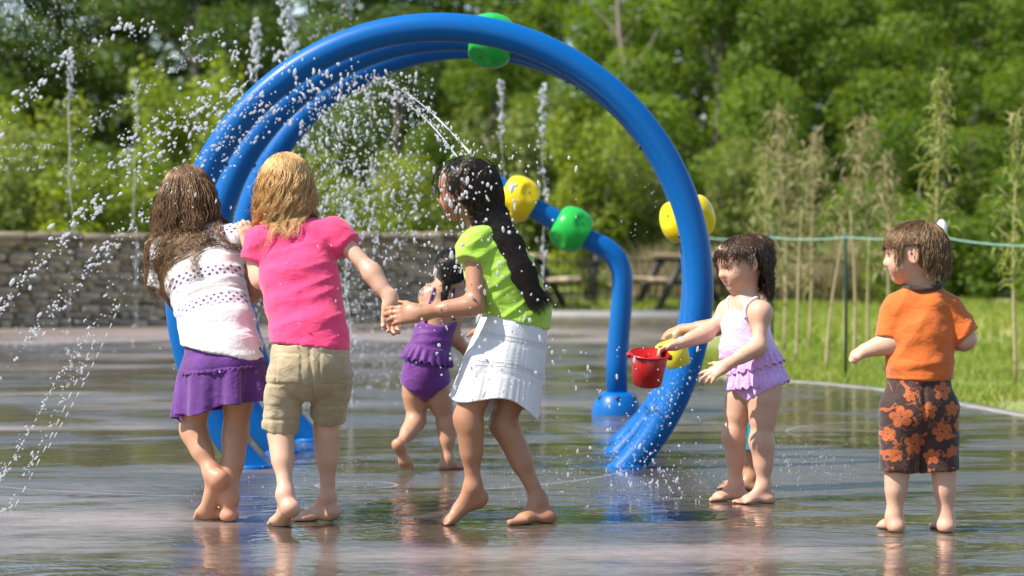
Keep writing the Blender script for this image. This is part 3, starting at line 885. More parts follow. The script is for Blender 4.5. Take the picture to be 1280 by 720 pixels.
# leaning pole with two spinners
Ya = 14.4
base = G(770, 518); base = np.array([(771-640)/F*Ya, Ya, 0])
ar = empty('spinner_pole', base); tag(ar, 'blue bent pole with yellow and green spinners on its leaning arm', 'water feature')
b1 = P(777, 345, Ya); b2 = P(760, 312, Ya); tip = P(592, 216, Ya)
q = [base+[0,0,.02], base+[0,0,.3], P(777, 380, Ya)]
bez = [P(778, 352, Ya), P(778, 316, Ya), P(742, 303, Ya)]
for t in np.linspace(0, 1, 14): q.append((1-t)**2*bez[0]+2*t*(1-t)*bez[1]+t*t*bez[2])
for t in np.linspace(.06, 1, 16): q.append(bez[2]*(1-t)+tip*t)
m = MB(); m.tube(q, .06, 24); m.build('pole', BLUE, ar, True, base)
m = MB(); m.lathe([(.06, .125), (.085, .122), (.11, .10), (.128, .06), (.14, .03), (.142, .0)], 36); fl = m.build('base_cover', BLUE, ar, True)
for k in range(6):
    a = k*1.047+.5; m = MB(); m.lathe([(0, .012), (.009, .012), (.012, .006), (.012, -.008)], 8, None, (.112*math.cos(a), .112*math.sin(a), .095)); m.build('bolt', DARK, fl, True)
ax = nrm(tip-bez[2])
for px, mt in ((714, GREEN), (648, YEL)):
    t = (px-742)/(592-742); spinner(ar, base, bez[2]*(1-t)+tip*t, ax, mt, .128, .1)
# ================================================================= people
def skin_mat(name, col, red=.5):
    m = Mat(name); m.set(Roughness=.5)
    m.b.inputs['Subsurface Weight'].default_value = .10; m.b.inputs['Specular IOR Level'].default_value = .38
    m.b.inputs['Subsurface Radius'].default_value = (1.0, .35, .2); m.b.inputs['Subsurface Scale'].default_value = .012
    co = m.coord('Object'); n = m.noise(co, 16, 5, .6)
    rc = (min(1, col[0]*1.0), col[1]*.68, col[2]*.62)
    c = m.mix(n, (col[0]*.86, col[1]*.80, col[2]*.78), tuple(min(1, k*1.10) for k in col))
    t = X(m.attr('tint')); c = m.mix(X.m('MULTIPLY', t, red, clamp=True), c, rc)
    m.color(c); m.b.inputs['Coat Weight'].default_value = .05; m.b.inputs['Coat Roughness'].default_value = .2
    m.link(m.noise(co, 40, 4, .6)*.34+.30, m.b.inputs['Roughness'])
    m.bump(m.noise(co, 260, 3, .6), .15, .003, m.bump(m.noise(co, 45, 3, .6), .18, .004))
    return m.m
def hair_mat(name, c0, c1, rough=.34, wet=0.0):
    m = Mat(name); r = m.attr('rnd')
    m.color(m.ramp(r, [(0, c0), (1, c1)])); m.set(Roughness=rough)
    m.b.inputs['Specular IOR Level'].default_value = .4
    m.b.inputs['Specular Tint'].default_value = (1, .85, .65, 1)
    m.b.inputs['Coat Weight'].default_value = wet; m.b.inputs['Coat Roughness'].default_value = .15
    return m.m
SKIN_FAIR = skin_mat('skin_fair', (.60, .36, .25)); SKIN_MID = skin_mat('skin_warm', (.50, .27, .165)); SKIN_TAN = skin_mat('skin_tan', (.40, .20, .115))
EYEW = Mat('eye_white'); EYEW.set(Base_Color=(.75, .72, .70), Roughness=.15); EYEW = EYEW.m
IRIS = Mat('iris'); IRIS.set(Base_Color=(.035, .02, .012), Roughness=.1); IRIS = IRIS.m
UP = np.array([0, 0, 1.0])

class Person:
    def __init__(s, Y, px, py, label, group='children playing in the water'):
        s.Y = Y; s.root = P(px, py, Y); s.root[2] = 0.0
        s.b = SDF(); s.core = SDF(); s.legs = SDF(); s.cm = .007; s.tints = []; s.label = label; s.group = group
    def J(s, px, py, d=0.0): return P(px, py, s.Y+d)
    # ---- frame helpers
    def torso(s, secs, L, k=.05, sdf=None, grow=0.0, cut=None):
        """secs: [(point, half width, half depth)]; L = direction across the body"""
        own = sdf is None; sdf = sdf or s.b
        for (a, wa, da), (b, wb, db) in zip(secs[:-1], secs[1:]):
            ax = nrm(b-a); l = nrm(L-ax*np.dot(L, ax))
            oa, ob = max(0, wa-da), max(0, wb-db)
            caps = [(a+l*sg*oa, b+l*sg*ob, da+grow, db+grow) for sg in ((-1, 0, 1) if max(oa, ob) > .012 else (0,))]
            sdf.grp(caps, .022)
            if own: s.core.grp(caps, .022)
    def limb(s, a, b, ra, rb, k=.025, bulge=0.0, flat=None): s.b.rc(a, b, ra, rb, k, flat, None, 'u', bulge)
    def leg(s, hip, knee, ankle, face, r=(.068, .043, .046, .027), kk=.03):
        face = nrm(face)
        s.b.rc(hip, knee+UP*.0, r[0], r[1], kk); s.legs.rc(hip, knee, r[0]+.005, r[1]+.010, .03); s.core.rc(hip, hip*.45+knee*.55, r[0]+.004, (r[0]*.45+r[1]*.55)+.004, kk)
        m = hip*.45+knee*.55; s.b.rc(hip*.75+knee*.25+face*.010, m+face*.008, r[0]*.88, r[1]*1.12, .03)
        s.b.rc(knee, ankle, r[1]*.93, r[3], kk)
        c0 = knee*.84+ankle*.16-face*r[1]*.22; c1 = knee*.52+ankle*.48-face*r[1]*.16
        s.b.rc(c0, c1, r[2]*.86, r[2]*.72, .04)
        s.b.el(knee+face*r[1]*.28, np.array([1,1,1.15])*r[1]*.74, .03)
        s.tints += [(knee+face*.03, .045, .35)]
    def foot(s, ankle, heel, ball, L, up=UP, toes=True, side=0):
        """L = foot length; heel and ball are sole-level points"""
        d = nrm(ball-heel); u = nrm(np.asarray(up, float)-d*np.dot(up, d)); l = np.cross(d, u)
        rh = L*.118
        h = heel+u*rh*.95; 
        s.b.rc(ankle, h+d*.01, L*.122, rh, .03)
        s.b.el(h-d*rh*.15, np.array([rh*1.1]*3), .02)
        b = ball+u*L*.085
        s.b.rc(h, b, rh*.95, L*.115, .025, (u, .68))
        s.b.rc(ankle+d*L*.05-u*.004, b+u*.004, L*.10, L*.075, .03)
        s.b.rc(b+l*L*.10, b-l*L*.10, L*.085, L*.075, .02, (u, .8))
        for i in range(5):
            o = (i-2)*.085*L*(-1 if side < 0 else 1); ll = L*(.24-.028*i)*(1.12 if i == 0 else .95)
            rr = L*(.056 if i == 0 else .04)
            p0 = b+l*o*-1+d*L*.03-u*.002; p1 = p0+d*ll-u*L*.03
            s.b.rc(p0, p1, rr*1.05, rr, .006)
            s.tints.append((p1, .02, .5))
        s.tints += [(h, .05, .6), (b, .05, .35)]
    def hand(s, w, d, n, t, L, curl=(.3,.3,.3,.3), thumb=.4, spread=.12, k=.008, tcurl=.4):
        """w wrist, d towards the fingers, n out of the palm, t towards the thumb"""
        d = nrm(d); n = nrm(n-d*np.dot(n, d)); t = nrm(t-d*np.dot(t, d)-n*np.dot(t, n))
        s.b.rc(w-d*.02, w+d*L*.14, L*.17, L*.19, .02, (n, .72))
        for o in (.16, .05, -.06, -.165):
            s.b.rc(w+d*L*.12+t*o*L*.8, w+d*L*.46+t*o*L, L*.085, L*.075, .014, (n, .85))
        bases = (.175, .06, -.06, -.17); lens = (.44, .49, .45, .35)
        for i in range(4):
            p = w+d*L*(.50, .52, .50, .46)[i]+t*bases[i]*L
            a = nrm(d+t*spread*(1.2, .35, -.5, -1.35)[i]); c = curl[i]; ang = c*.5; r = L*(.052, .054, .051, .045)[i]
            l = lens[i]*L
            for j, fr in enumerate((.45, .31, .24)):
                dd = nrm(a*math.cos(ang)+n*math.sin(ang)); q = p+dd*l*fr
                s.b.rc(p, q, r*(1-.08*j), r*(1-.08*(j+1)), k); p = q; ang += c*1.25
            s.tints.append((p, .014, .5))
        p = w+d*L*.14+t*L*.15; a = nrm(d*.75+t*thumb*1.6+n*.25)
        q = p+a*L*.24; s.b.rc(p, q, L*.075, L*.058, .014)
        a2 = nrm(a+d*tcurl*.6+n*tcurl*.5-t*tcurl*.4); s.b.rc(q, q+a2*L*.22, L*.055, L*.047, k); s.tints.append((q+a2*L*.22, .014, .5))
    def arm(s, sh, el, wr, r=(.036, .028, .030, .020)):
        s.b.rc(sh, el, r[0], r[1], .03); s.b.el(sh, [r[0]*1.1]*3, .04)
        s.b.rc(el, wr, r[1]*.97, r[3], .025)
        s.b.rc(el*.82+wr*.18, el*.5+wr*.5, r[2], r[2]*.8, .03)
        s.tints.append((el, .035, .4))
    def head(s, c, h, f, up=UP, ears=True, face=True, mouth=0.0):
        """c = middle of the head, h = chin to crown, f = where the face points"""
        f = nrm(f); u = nrm(np.asarray(up, float)-f*np.dot(up, f)); l = np.cross(u, f)   # l = the person's left
        R = np.stack([l, f, u], 1); s.hc = c; s.hR = R; s.hh = h
        W = lambda x, y, z: c+R@(np.array([x, y, z])*h)
        s.W = W; b = s.b
        b.el(W(0, -.06, .12), np.array([.375, .46, .385])*h, .03, R)
        b.el(W(0, .13, -.15), np.array([.29, .29, .33])*h, .05, R)
        b.el(W(0, .27, .15), np.array([.27, .15, .22])*h, .04, R)
        if face:
            b.el(W(0, .33, -.405), np.array([.085, .075, .07])*h, .035, R)
            for sx in (-1, 1):
                b.el(W(sx*.165, .275, -.185), np.array([.125, .12, .13])*h, .03, R)
                b.el(W(sx*.15, .435, .0), np.array([.075, .06, .05])*h, .02, R, None, 's')
                b.rc(W(sx*.06, .40, .085), W(sx*.21, .345, .085), .028*h, .024*h, .02)
                b.el(W(sx*.148, .345, -.005), np.array([.075, .07, .068])*h, .008, R)   # lids over the eyeball
                b.el(W(sx*.055, .435, -.155), np.array([.036, .04, .032])*h, .012, R)
            b.rc(W(0, .40, .03), W(0, .475, -.115), .036*h, .05*h, .018)
            b.el(W(0, .485, -.125), np.array([.045, .045, .04])*h, .015, R)
            b.el(W(0, .41, -.25), np.array([.10, .045, .03])*h, .012, R)
            b.el(W(0, .40, -.305), np.array([.085, .045, .03])*h, .012, R)
            b.el(W(0, .455, -.279), np.array([.085, .03, .010+mouth])*h, .006, R, None, 's')
            s.tints += [(W(0, .44, -.25), .055*h, 1.3), (W(0, .43, -.305), .05*h, 1.3), (W(.2, .33, -.19), .12*h, .5), (W(-.2, .33, -.19), .12*h, .5), (W(0, .48, -.12), .05*h, .5)]
        if ears:
            for sx in (-1, 1):
                Re = R@np.array(Matrix.Rotation(sx*.35, 3, 'Z'))
                b.el(W(sx*.385, -.03, -.03), np.array([.045, .095, .15])*h, .012, Re)
                b.el(W(sx*.43, .0, -.02), np.array([.035, .05, .095])*h, .008, Re, None, 's')
                s.tints.append((W(sx*.40, -.03, -.03), .1*h, .8))
    def neck(s, base, r=.04):
        s.b.rc(s.W(0, -.12, -.22), base, r*.96, r*1.08, .035)
    # ---- build
    def build_body(s, mat, h=.0045, eyes=False, cuts=()):
        v, f = s.b.polygonise(h, [(np.array([0,0,.0015]), np.array([0,0,-1.0]))]+list(cuts))
        v = laplace(v, f, 1, .35)
        t = np.zeros(len(v))
        for p, r, a in s.tints: t += a*np.exp(-np.sum((v-p)**2, 1)/(r*r))
        faces = [f]; mi = np.zeros(len(f), int); vv = [v]; n = len(v)
        if eyes:
            R = s.hR
            for sx in (-1, 1):
                q = MB(); th = np.linspace(0, math.pi, 12)
                q.lathe(np.c_[np.sin(th)*.062*s.hh, np.cos(th)*.062*s.hh], 18, frame_from(R@nrm([sx*.12, 1, eyes])), s.W(sx*.148, .358, -.012))
                vv.append(np.concatenate(q.v)); g = np.concatenate(q.f4); faces.append(g+n); n += q.n
                band = np.arange(len(g))//18
                mi = np.concatenate([mi, np.where(band < 4, 2, 1)])
        v = np.concatenate(vv); tt = np.zeros(len(v)); tt[:len(t)] = t
        me = np_mesh('person', v-s.root, np.concatenate(faces), True, {'tint': tt}, mi)
        s.o = link('person', me, [mat, EYEW, IRIS]); s.o.location = s.root
        tag(s.o, s.label, 'person', s.group)
        return s.o
    def child(s, name, me, mat): return link(name, me, mat, s.o)
    def cloth(s, name, sdf, mat, h=.005, fold=None, cuts=(), pat=None, smooth=2, label=None, margin=.008):
        v, f = sdf.polygonise(h, list(cuts)+[(np.array([0,0,.0015]), np.array([0,0,-1.0]))], s.core, margin)
        v = laplace(v, f, smooth, .5)
        if fold is not None: v = v+vnormals(v, f)*fold(v)[:,None]
        at = {'pat': pat(v)} if pat is not None else None
        o = s.child(name, np_mesh(name, v-s.root, f, True, at), mat)
        if label: o['label'] = label
        return o
    def loft(s, name, secs, L, mat, nt=180, nr=40, ripple=None, thick=.003, pat=True, push=.006):
        """open tube of cloth through secs [(centre, half width, half depth)], ripple(theta, t) multiplies the radius"""
        C = np.array([q[0] for q in secs]); A = np.array([q[1] for q in secs]); B = np.array([q[2] for q in secs])
        k = np.r_[0, np.cumsum(np.linalg.norm(np.diff(C, axis=0), axis=1))]; k /= k[-1]
        t = np.linspace(0, 1, nr); th = np.linspace(0, 2*np.pi, nt, endpoint=False)
        def ip(a):
            return np.interp(t, k, a)
        c = np.stack([ip(C[:,i]) for i in range(3)], 1); a = ip(A); b = ip(B)
        for _ in range(3):
            a[1:-1] = (a[:-2]+2*a[1:-1]+a[2:])/4; b[1:-1] = (b[:-2]+2*b[1:-1]+b[2:])/4
        ax = nrm(C[-1]-C[0]); l = nrm(L-ax*np.dot(L, ax)); D = np.cross(ax, l)
        TT, TH = np.meshgrid(t, th, indexing='ij')
        R = np.ones_like(TH) if ripple is None else ripple(TH, TT)
        R, dz = R if isinstance(R, tuple) else (R, None)
        v = c[:,None]+(a[:,None]*np.cos(TH)*R)[...,None]*l+(b[:,None]*np.sin(TH)*R)[...,None]*D
        if dz is not None: v = v+dz[...,None]*ax
        v = v.reshape(-1,3)
        for _ in range(3):
            for q_ in (s.core, s.legs):
                d = q_.eval(v); w_ = d < push
                if w_.any(): v[w_] += q_.grad(v[w_])*(push-d[w_])[:,None]
        i, j = np.meshgrid(np.arange(nr-1), np.arange(nt), indexing='ij')
        f = np.stack([i*nt+j, i*nt+(j+1) % nt, (i+1)*nt+(j+1) % nt, (i+1)*nt+j], -1).reshape(-1,4)
        ln = np.linalg.norm(C[-1]-C[0])
        pat = np.stack([TH.ravel()*.16, TT.ravel()*ln, TT.ravel()], 1)
        o = s.child(name, np_mesh(name, v-s.root, f, True, {'pat': pat}), mat)
        md = o.modifiers.new('cloth_thickness', 'SOLIDIFY'); md.thickness = thick; md.offset = 0
        return o
    # ---- hair
    def strands(s, n, mat, length, part=(0, -.15, .5), radii=(.382, .472, .402), lift=1.03, curl=0.0, lam=.07, clumps=70, clump=.6, r=.0011, front=-.2, seed=1,
                gravity=.30, steps=20, spread=.0, low=-.35, body=True, lenvar=.25, name='hair', cap=None, comb=None, extra=None, facecut=(.14, .22, .36), earcut=False, fly=.10, back=False, fj=.12):
        R, c, h = s.hR, s.hc, s.hh; rg = np.random.default_rng(seed); n = int(n*1.6); r = r*.78
        # roots on the scalp (head frame, units of h)
        E = np.array(radii); ctr = np.array([0, -.06, .12])
        p = []
        while len(p) < n:
            d = rg.normal(size=3); d /= np.linalg.norm(d)
            q = d*E
            if d[2] < low: continue
            if back and (d[1] > -.2 or d[2] > .75): continue
            if d[1] > .55 and d[2] < .52: continue             # the face stays free
            if d[1] > .1 and d[2] < front: continue
            p.append(q)
        p = np.array(p); pt = np.array(part)
        lay = lift+spread*rg.random(n)
        d0 = p-pt; d0 /= np.linalg.norm(d0, axis=1)[:,None]
        nn0 = p/(E**2); nn0 /= np.linalg.norm(nn0, axis=1)[:,None]
        if comb is not None: d0 = d0+np.asarray(comb); d0 /= np.linalg.norm(d0, axis=1)[:,None]
        d0 = d0-nn0*np.sum(d0*nn0, 1)[:,None]*.93; d0 /= np.linalg.norm(d0, axis=1)[:,None]+1e-9
        dirs = d0; L = length*(1-lenvar*rg.random(n))/h
        g = R.T@np.array([0, 0, -1.0]); ds = (L/steps)[:,None]
        pos = p*lay[:,None]; pts = [pos.copy()]
        for k in range(steps):
            dirs = dirs+g*gravity*(k+2)/steps*1.6; dirs /= np.linalg.norm(dirs, axis=1)[:,None]
            pos = pos+dirs*ds
            e = pos/(E*lay[:,None]); m = np.linalg.norm(e, axis=1); ins = m < 1
            if ins.any():
                nn = pos/(E**2); nn /= np.linalg.norm(nn, axis=1)[:,None]
                pos[ins] = pos[ins]/m[ins][:,None]
                dd = dirs-nn*np.minimum(0, np.sum(dirs*nn, 1))[:,None]
                dirs[ins] = dd[ins]; dirs /= np.linalg.norm(dirs, axis=1)[:,None]+1e-9
            pts.append(pos.copy())
        Q = np.stack(pts, 1)+ctr                                   # n, steps+1, 3
        Wd = c+(Q.reshape(-1,3)*h)@R.T; Wd = Wd.reshape(n, steps+1, 3)
        # clumps and curls
        if fly: Wd = Wd+(rg.random((n,1,1)) < fly)*np.cumsum(rg.normal(0, .0030, (n, steps+1, 3)), 1)*np.linspace(.2, 1, steps+1)[None,:,None]
        ci = rg.choice(n, clumps, replace=False)
        near = np.argmin(np.linalg.norm(p[:,None]-p[ci][None], axis=2), 1); t = np.linspace(0, 1, steps+1)
        cen = Wd[ci][near]; off = rg.normal(0, 1, (n,1,3))*.0045
        wgt = (clump*t**1.1)[None,:,None]*(.55+.45*rg.random((n,1,1)))
        Wd = Wd*(1-wgt)+(cen+off)*wgt
        if curl:
            ph = rg.random(clumps)[near]*6.28; am = (.5+rg.random(clumps))[near]*curl; lm = lam*(.75+.5*rg.random(clumps))[near]
            sl = np.concatenate([np.zeros((n,1)), np.cumsum(np.linalg.norm(np.diff(Wd, axis=1), axis=2), 1)], 1)
            arg = ph[:,None]+2*np.pi*sl/lm[:,None]; A = am[:,None]*np.clip(t*1.7-.25, 0, 1)[None]
            l, f = R[:,0], R[:,1]
            Wd = Wd+(A*np.cos(arg))[...,None]*l+(A*np.sin(arg)*.7)[...,None]*f
        if facecut is not None:      # no strand hangs over the face below the fringe line
            q = ((Wd-c)@R)/h; bad = (q[...,1] > facecut[1]) & (q[...,2] < facecut[0]+fj*(rg.random(n)[:,None]-.5)) & (np.abs(q[...,0]) < facecut[2])
            if earcut: bad |= (np.abs(q[...,0]) > .28) & (q[...,1] > -.17) & (q[...,1] < .13) & (q[...,2] < .13+.06*rg.random(n)[:,None]) & (q[...,2] > -.6)
            cutm = np.cumsum(bad, 1) > 0; first = np.maximum(np.argmax(cutm, 1), 1); has = cutm.any(1)
            last = np.where(has, first-1, steps)
            idx = np.minimum(np.arange(steps+1)[None], last[:,None]); tq = Wd[np.arange(n)[:,None], idx]
            Wd = tq+np.where(np.arange(steps+1)[None] > last[:,None], 1, 0)[...,None]*np.array([0,0,-1e-4])*(np.arange(steps+1)[None]-last[:,None])[...,None]
        if extra is not None: Wd = extra(Wd, t, rg)
        if body:
            for _ in range(2):
                x = Wd.reshape(-1,3); dd = s.coll.eval(x); k = dd < s.cm
                if k.any():
                    gr = s.coll.grad(x[k]); x[k] = x[k]+gr*(s.cm+.004*rg.random((k.sum(),))-dd[k])[:,None]
                Wd = x.reshape(n, steps+1, 3)
        return s.strand_mesh(Wd, r, rg, mat, name, cap)
    def strand_mesh(s, Wd, r, rg, mat, name, cap=None):
        n, m, _ = Wd.shape
        tg = np.gradient(Wd, axis=1); tg /= np.linalg.norm(tg, axis=2)[...,None]+1e-9
        ref = nrm([.3, .8, .2]); u = np.cross(tg, ref); u /= np.linalg.norm(u, axis=2)[...,None]+1e-9; w_ = np.cross(tg, u)
        rad = r*(.7+.6*rg.random(n))[:,None]*(1-.75*np.linspace(0,1,m)**3)[None]
        a = np.array([0, 2.094, 4.189])
        v = Wd[:,:,None]+rad[...,None,None]*(np.cos(a)[None,None,:,None]*u[:,:,None]+np.sin(a)[None,None,:,None]*w_[:,:,None])
        v = v.reshape(-1,3)
        i, j, k = np.meshgrid(np.arange(n), np.arange(m-1), np.arange(3), indexing='ij'); base = i*m*3+j*3; k2 = (k+1) % 3
        f = np.stack([base+k, base+k2, base+3+k2, base+3+k], -1).reshape(-1,4)
        rnd = np.repeat(rg.random(n), m*3)
        if cap is not None:
            cv, cf = cap; f = np.concatenate([f, cf+len(v)]); v = np.concatenate([v, cv]); rnd = np.r_[rnd, np.full(len(cv), .15)]
        return s.child(name, np_mesh(name, v-s.root, f, True, {'rnd': rnd}), mat)
    def scalp(s, h=.006, grow=1.0, front=.30, low=-.40, nape=-.30, fringe=.10):
        """closed cap under the strands"""
        R = s.hR; W = s.W; q = SDF(); hh = s.hh
        q.el(W(0, -.06, .12), np.array([.378, .467, .397])*hh*grow, .02, R,
             [(W(0, .33, fringe), R@nrm([0, .75, -.65])), (W(0, .05, low), R@nrm([0, .35, -1]))])
        q.el(W(0, -.17, -.04), np.array([.33, .325, .35])*hh*grow, .03, R, [(W(0, .02, 0), R@nrm([0, 1, -.25])), (W(0, 0, nape), R@np.array([0,0,-1.0]))])
        v, f = q.polygonise(h); return laplace(v, f, 2), f

def folds(seed, amp, fr=(9, 9, 9), ridge=True, M=None, z=None):
    def fn(v):
        x = v@(M if M is not None else np.eye(3))
        n = noise3(x*np.array(fr), seed); 
        if ridge: n = 1-2*np.abs(n)
        n2 = noise3(x*np.array(fr)*2.3+5, seed+1)
        return amp*(n*.75+n2*.35)
    return fn
V = lambda *a: np.array(a, float)
def copy_sdf(*ss):
    q = SDF()
    for s_ in ss: q.p += s_.p
    return q
def planar_pat(o, lx, s_):
    lx = nrm(lx); s_ = nrm(s_)
    return lambda v: np.stack([(v-o)@lx, (v-o)@s_, np.zeros(len(v))], 1)
def pat_xy(m):
    sp = m.node('ShaderNodeSeparateXYZ'); m.link(m.attr('pat', 'Vector'), sp.inputs[0]); return X(sp.outputs[0]), X(sp.outputs[1]), X(sp.outputs[2])
def wave_seam(x, c, w): return np.exp(-((x-c)/w)**2)

# ----------------------------------------------------------------- fabrics
PINK = fabric('pink_jersey', (.80, .055, .175), .10)
KHAKI = fabric('khaki_cotton', (.41, .325, .20), .12, .9)
LIME = fabric('lime_jersey', (.34, .56, .055), .10)
PURPLE = fabric('purple_cotton', (.12, .034, .195), .18)
SWIMP = fabric('purple_swimsuit', (.135, .028, .195), .10, .55)
ORANGE = fabric('orange_jersey', (.60, .130, .020), .10)
BROWN = fabric('brown_rib', (.055, .03, .022), .1)
TEAL = fabric('teal_trunks', (.02, .30, .38), .2, .7)

def mat_dots():
    m = fabric('white_dotted_jersey', (.80, .77, .735), .05)
    X.nt = m.nt
    u, w, _ = pat_xy(m)
    def dots(sp, r, row):
        j = w/row; jf = X.m('FLOOR', j); sh = X.m('FRACT', jf*.5)
        a = X.m('FRACT', u/sp+sh)-.5; b = X.m('FRACT', j)-.5
        return step(X.m('SQRT', a*a*(sp*sp)+b*b*(row*row)), r, .0012)
    d = dots(.026, .0052, .0135)
    def band(c, hw): return step(X.m('ABSOLUTE', w-c), hw, .003)
    pb = X.m('MAXIMUM', X.m('MAXIMUM', band(.150, .0215), band(.262, .0215)), band(.44, .034))
    base = m.b.inputs['Base Color'].links[0].from_socket
    d2 = dots(.034, .006, .017)
    c = m.mix(d2*step(X.m('ABSOLUTE', w-.335), .045, .01)*.55, base, (.70, .62, .50))
    c = m.mix(band(.208, .008)*.55, c, (.52, .50, .46))
    c = m.mix(d*pb, c, (.16, .07, .26))
    m.color(c); return m.m
DOTS = mat_dots()

def mat_white_skirt():
    m = fabric('white_cotton', (.80, .80, .82), .03); X.nt = m.nt
    u, w, t = pat_xy(m)
    ln = None
    for c in (.10, .115, .20, .215):
        q = step(X.m('ABSOLUTE', w-c), .0028, .001); ln = q if ln is None else X.m('MAXIMUM', ln, q)
    hole = step(X.m('ABSOLUTE', w-.1075), .004, .001)*step(X.m('FRACT', u/.012), .55, .1)
    hole2 = step(X.m('ABSOLUTE', w-.2075), .004, .001)*step(X.m('FRACT', u/.012), .55, .1)
    base = m.b.inputs['Base Color'].links[0].from_socket
    c = m.mix((hole+hole2)*.55, base, (.42, .40, .42)); c = m.mix(ln*.3, c, (.5, .5, .52)); m.color(c)
    cr = m.noise(m.attr('pat', 'Vector'), 70, 4, .6)
    m.bump(cr+ln*.8, .5, .004)
    tr = m.node('ShaderNodeBsdfTranslucent'); tr.inputs[0].default_value = (.8, .8, .82, 1)
    mx = m.node('ShaderNodeMixShader'); mx.inputs[0].default_value = .18
    m.link(m.b.outputs[0], mx.inputs[1]); m.link(tr.outputs[0], mx.inputs[2]); m.link(mx.outputs[0], m.out.inputs[0])
    return m.m
WSKIRT = mat_white_skirt()

def mat_lilac():
    m = fabric('lilac_swimsuit', (.66, .36, .72), .06, .6); X.nt = m.nt
    co = m.coord('Object')
    v = m.node('ShaderNodeTexVoronoi'); m.link(co, v.inputs['Vector']); v.inputs['Scale'].default_value = 95
    d = step(X(v.outputs['Distance']), .33, .1)
    sp = m.node('ShaderNodeSeparateXYZ'); m.link(co, sp.inputs[0]); z = X(sp.outputs[2])
    up = step(z*-1, -.60, .07)
    base = m.b.inputs['Base Color'].links[0].from_socket
    c = m.mix(d*.55, base, (.85, .66, .88))
    c = m.mix(up*.75, c, (.86, .72, .86)); m.color(c); return m.m
LILAC = mat_lilac()

def mat_flowers():
    m = fabric('brown_floral_print', (.045, .022, .018), .1, .7); X.nt = m.nt
    u, w, _ = pat_xy(m)
    rg = np.random.default_rng(5)
    fl = [(-.075, .03, .034, .3), (-.028, -.062, .033, 1.0), (.062, -.02, .036, .1), (.012, .052, .034, .7), (-.088, -.10, .03, .2), (.03, -.105, .03, .5), (.095, .055, .028, .9), (.10, -.085, .027, .4), (-.05, .10, .026, .1), (.06, .115, .027, 1.2), (-.115, -.03, .024, .3), (.125, .0, .028, .0)]
    acc = None; cen = None
    for fx, fy, R, ph in fl:
        R *= rg.uniform(.72, 1.18)
        dx = u-fx; dy = w-fy; r = X.m('SQRT', dx*dx+dy*dy); a = X.m('ARCTAN2', dy, dx)
        pet = X.m('ABSOLUTE', X.m('SINE', a*2.5+ph))
        edge = X.m('POWER', pet, .45)*(R*.62)+R*.40
        f = step(r-edge, 0, .0016)
        vein = step(X.m('ABSOLUTE', X.m('COSINE', a*2.5+ph)), .10, .05)*step(r, R*.62, .003)
        f = f*(1-vein*.85)*(1-step(r, R*.10, .001))
        acc = f if acc is None else X.m('MAXIMUM', acc, f)
    n = m.noise(m.attr('pat', 'Vector'), 17, 1, .4, 1.6)
    sw = step(X.m('ABSOLUTE', n-.5), .014, .006)*step(m.noise(m.attr('pat', 'Vector'), 9, 1), .5, .05)
    lf = step(X.m('ABSOLUTE', m.noise(m.attr('pat', 'Vector'), 27, 0, .3, .8)-.72), .05, .01)
    acc = X.m('MAXIMUM', acc, X.m('MAXIMUM', sw*.9, lf*.85))
    base = m.b.inputs['Base Color'].links[0].from_socket
    m.color(m.mix(acc, base, (.44, .105, .028))); return m.m
FLORAL = mat_flowers()

HAIR_BROWN = hair_mat('wet_brown_hair', (.055, .028, .014), (.26, .145, .07), .38, .08)
HAIR_BLOND = hair_mat('blond_hair', (.36, .19, .065), (.78, .50, .22), .40)
HAIR_BLACK = hair_mat('wet_black_hair', (.006, .005, .005), (.024, .017, .014), .28, .2)
HAIR_DARK = hair_mat('wet_dark_hair', (.022, .012, .008), (.085, .046, .026), .32, .15)
HAIR_LIGHTBROWN = hair_mat('light_brown_hair', (.085, .045, .022), (.28, .165, .085), .38)

def brows(k, mat):
    q = MB()
    for sx in (-1, 1):
        q.tube([k.W(sx*.05, .418, .10), k.W(sx*.14, .405, .125), k.W(sx*.225, .345, .10)], [.004, .0055, .003], 6)
        q.tube([k.W(sx*.085, .418, .018), k.W(sx*.15, .422, .032), k.W(sx*.215, .385, .012)], [.002, .0032, .002], 5)
    q.build('brows_and_lashes', mat, k.o, True, k.root, {'rnd': np.full(q.n, .1)})

# ================================================================= girl in the dotted top
k = Person(8.87, 277, 652, 'girl with long wet brown hair in white dotted top and purple skirt, seen from behind'); J = k.J
L = V(-1, .08, 0); f = V(.08, 1, 0)
hips, waist, chest, upper = J(278, 448), J(272, 408, .03), J(256, 350, .12), J(249, 312, .18)
secs = [(hips, .125, .10), (waist, .112, .09), (chest, .120, .092), (upper, .105, .072)]
k.torso(secs, L)
shl, shr = J(209, 316, .17), J(290, 302, .17)
k.b.rc(shl, shr, .04, .04, .05)
k.cm = .014; k.head(J(236, 246, .25), .188, V(.1, .97, -.22), V(-.12, .25, 1))
k.neck(J(247, 298, .18), .042)
k.arm(shl, J(207, 360, .20), J(238, 392, .36)); k.hand(J(238, 392, .36), V(.6, .6, .3), V(1, 0, 0), V(0, 0, 1), .14, (.9,)*4)
k.arm(shr, J(319, 362, .15), J(292, 388, .33)); k.hand(J(292, 388, .33), V(-.3, .6, .5), V(-1, 0, 0), V(0, 0, 1), .14, (.9,)*4)
k.leg(J(250, 468), J(241, 535, .06), J(265, 592, -.03), f, (.062, .041, .042, .0245))
k.foot(J(266, 590, -.02), J(274, 604, -.07), J(258, 645, .01), .195, V(0, .8, .45), True, 1)
k.leg(J(300, 466), J(295, 535, .05), J(288, 622, -.01), f, (.062, .040, .041, .0245))
k.foot(J(288, 622, -.01), V(*J(287, 652, 0)[:2], 0), V(*J(277, 650, .13)[:2], 0), .195, UP, True, -1)
k.build_body(SKIN_MID)
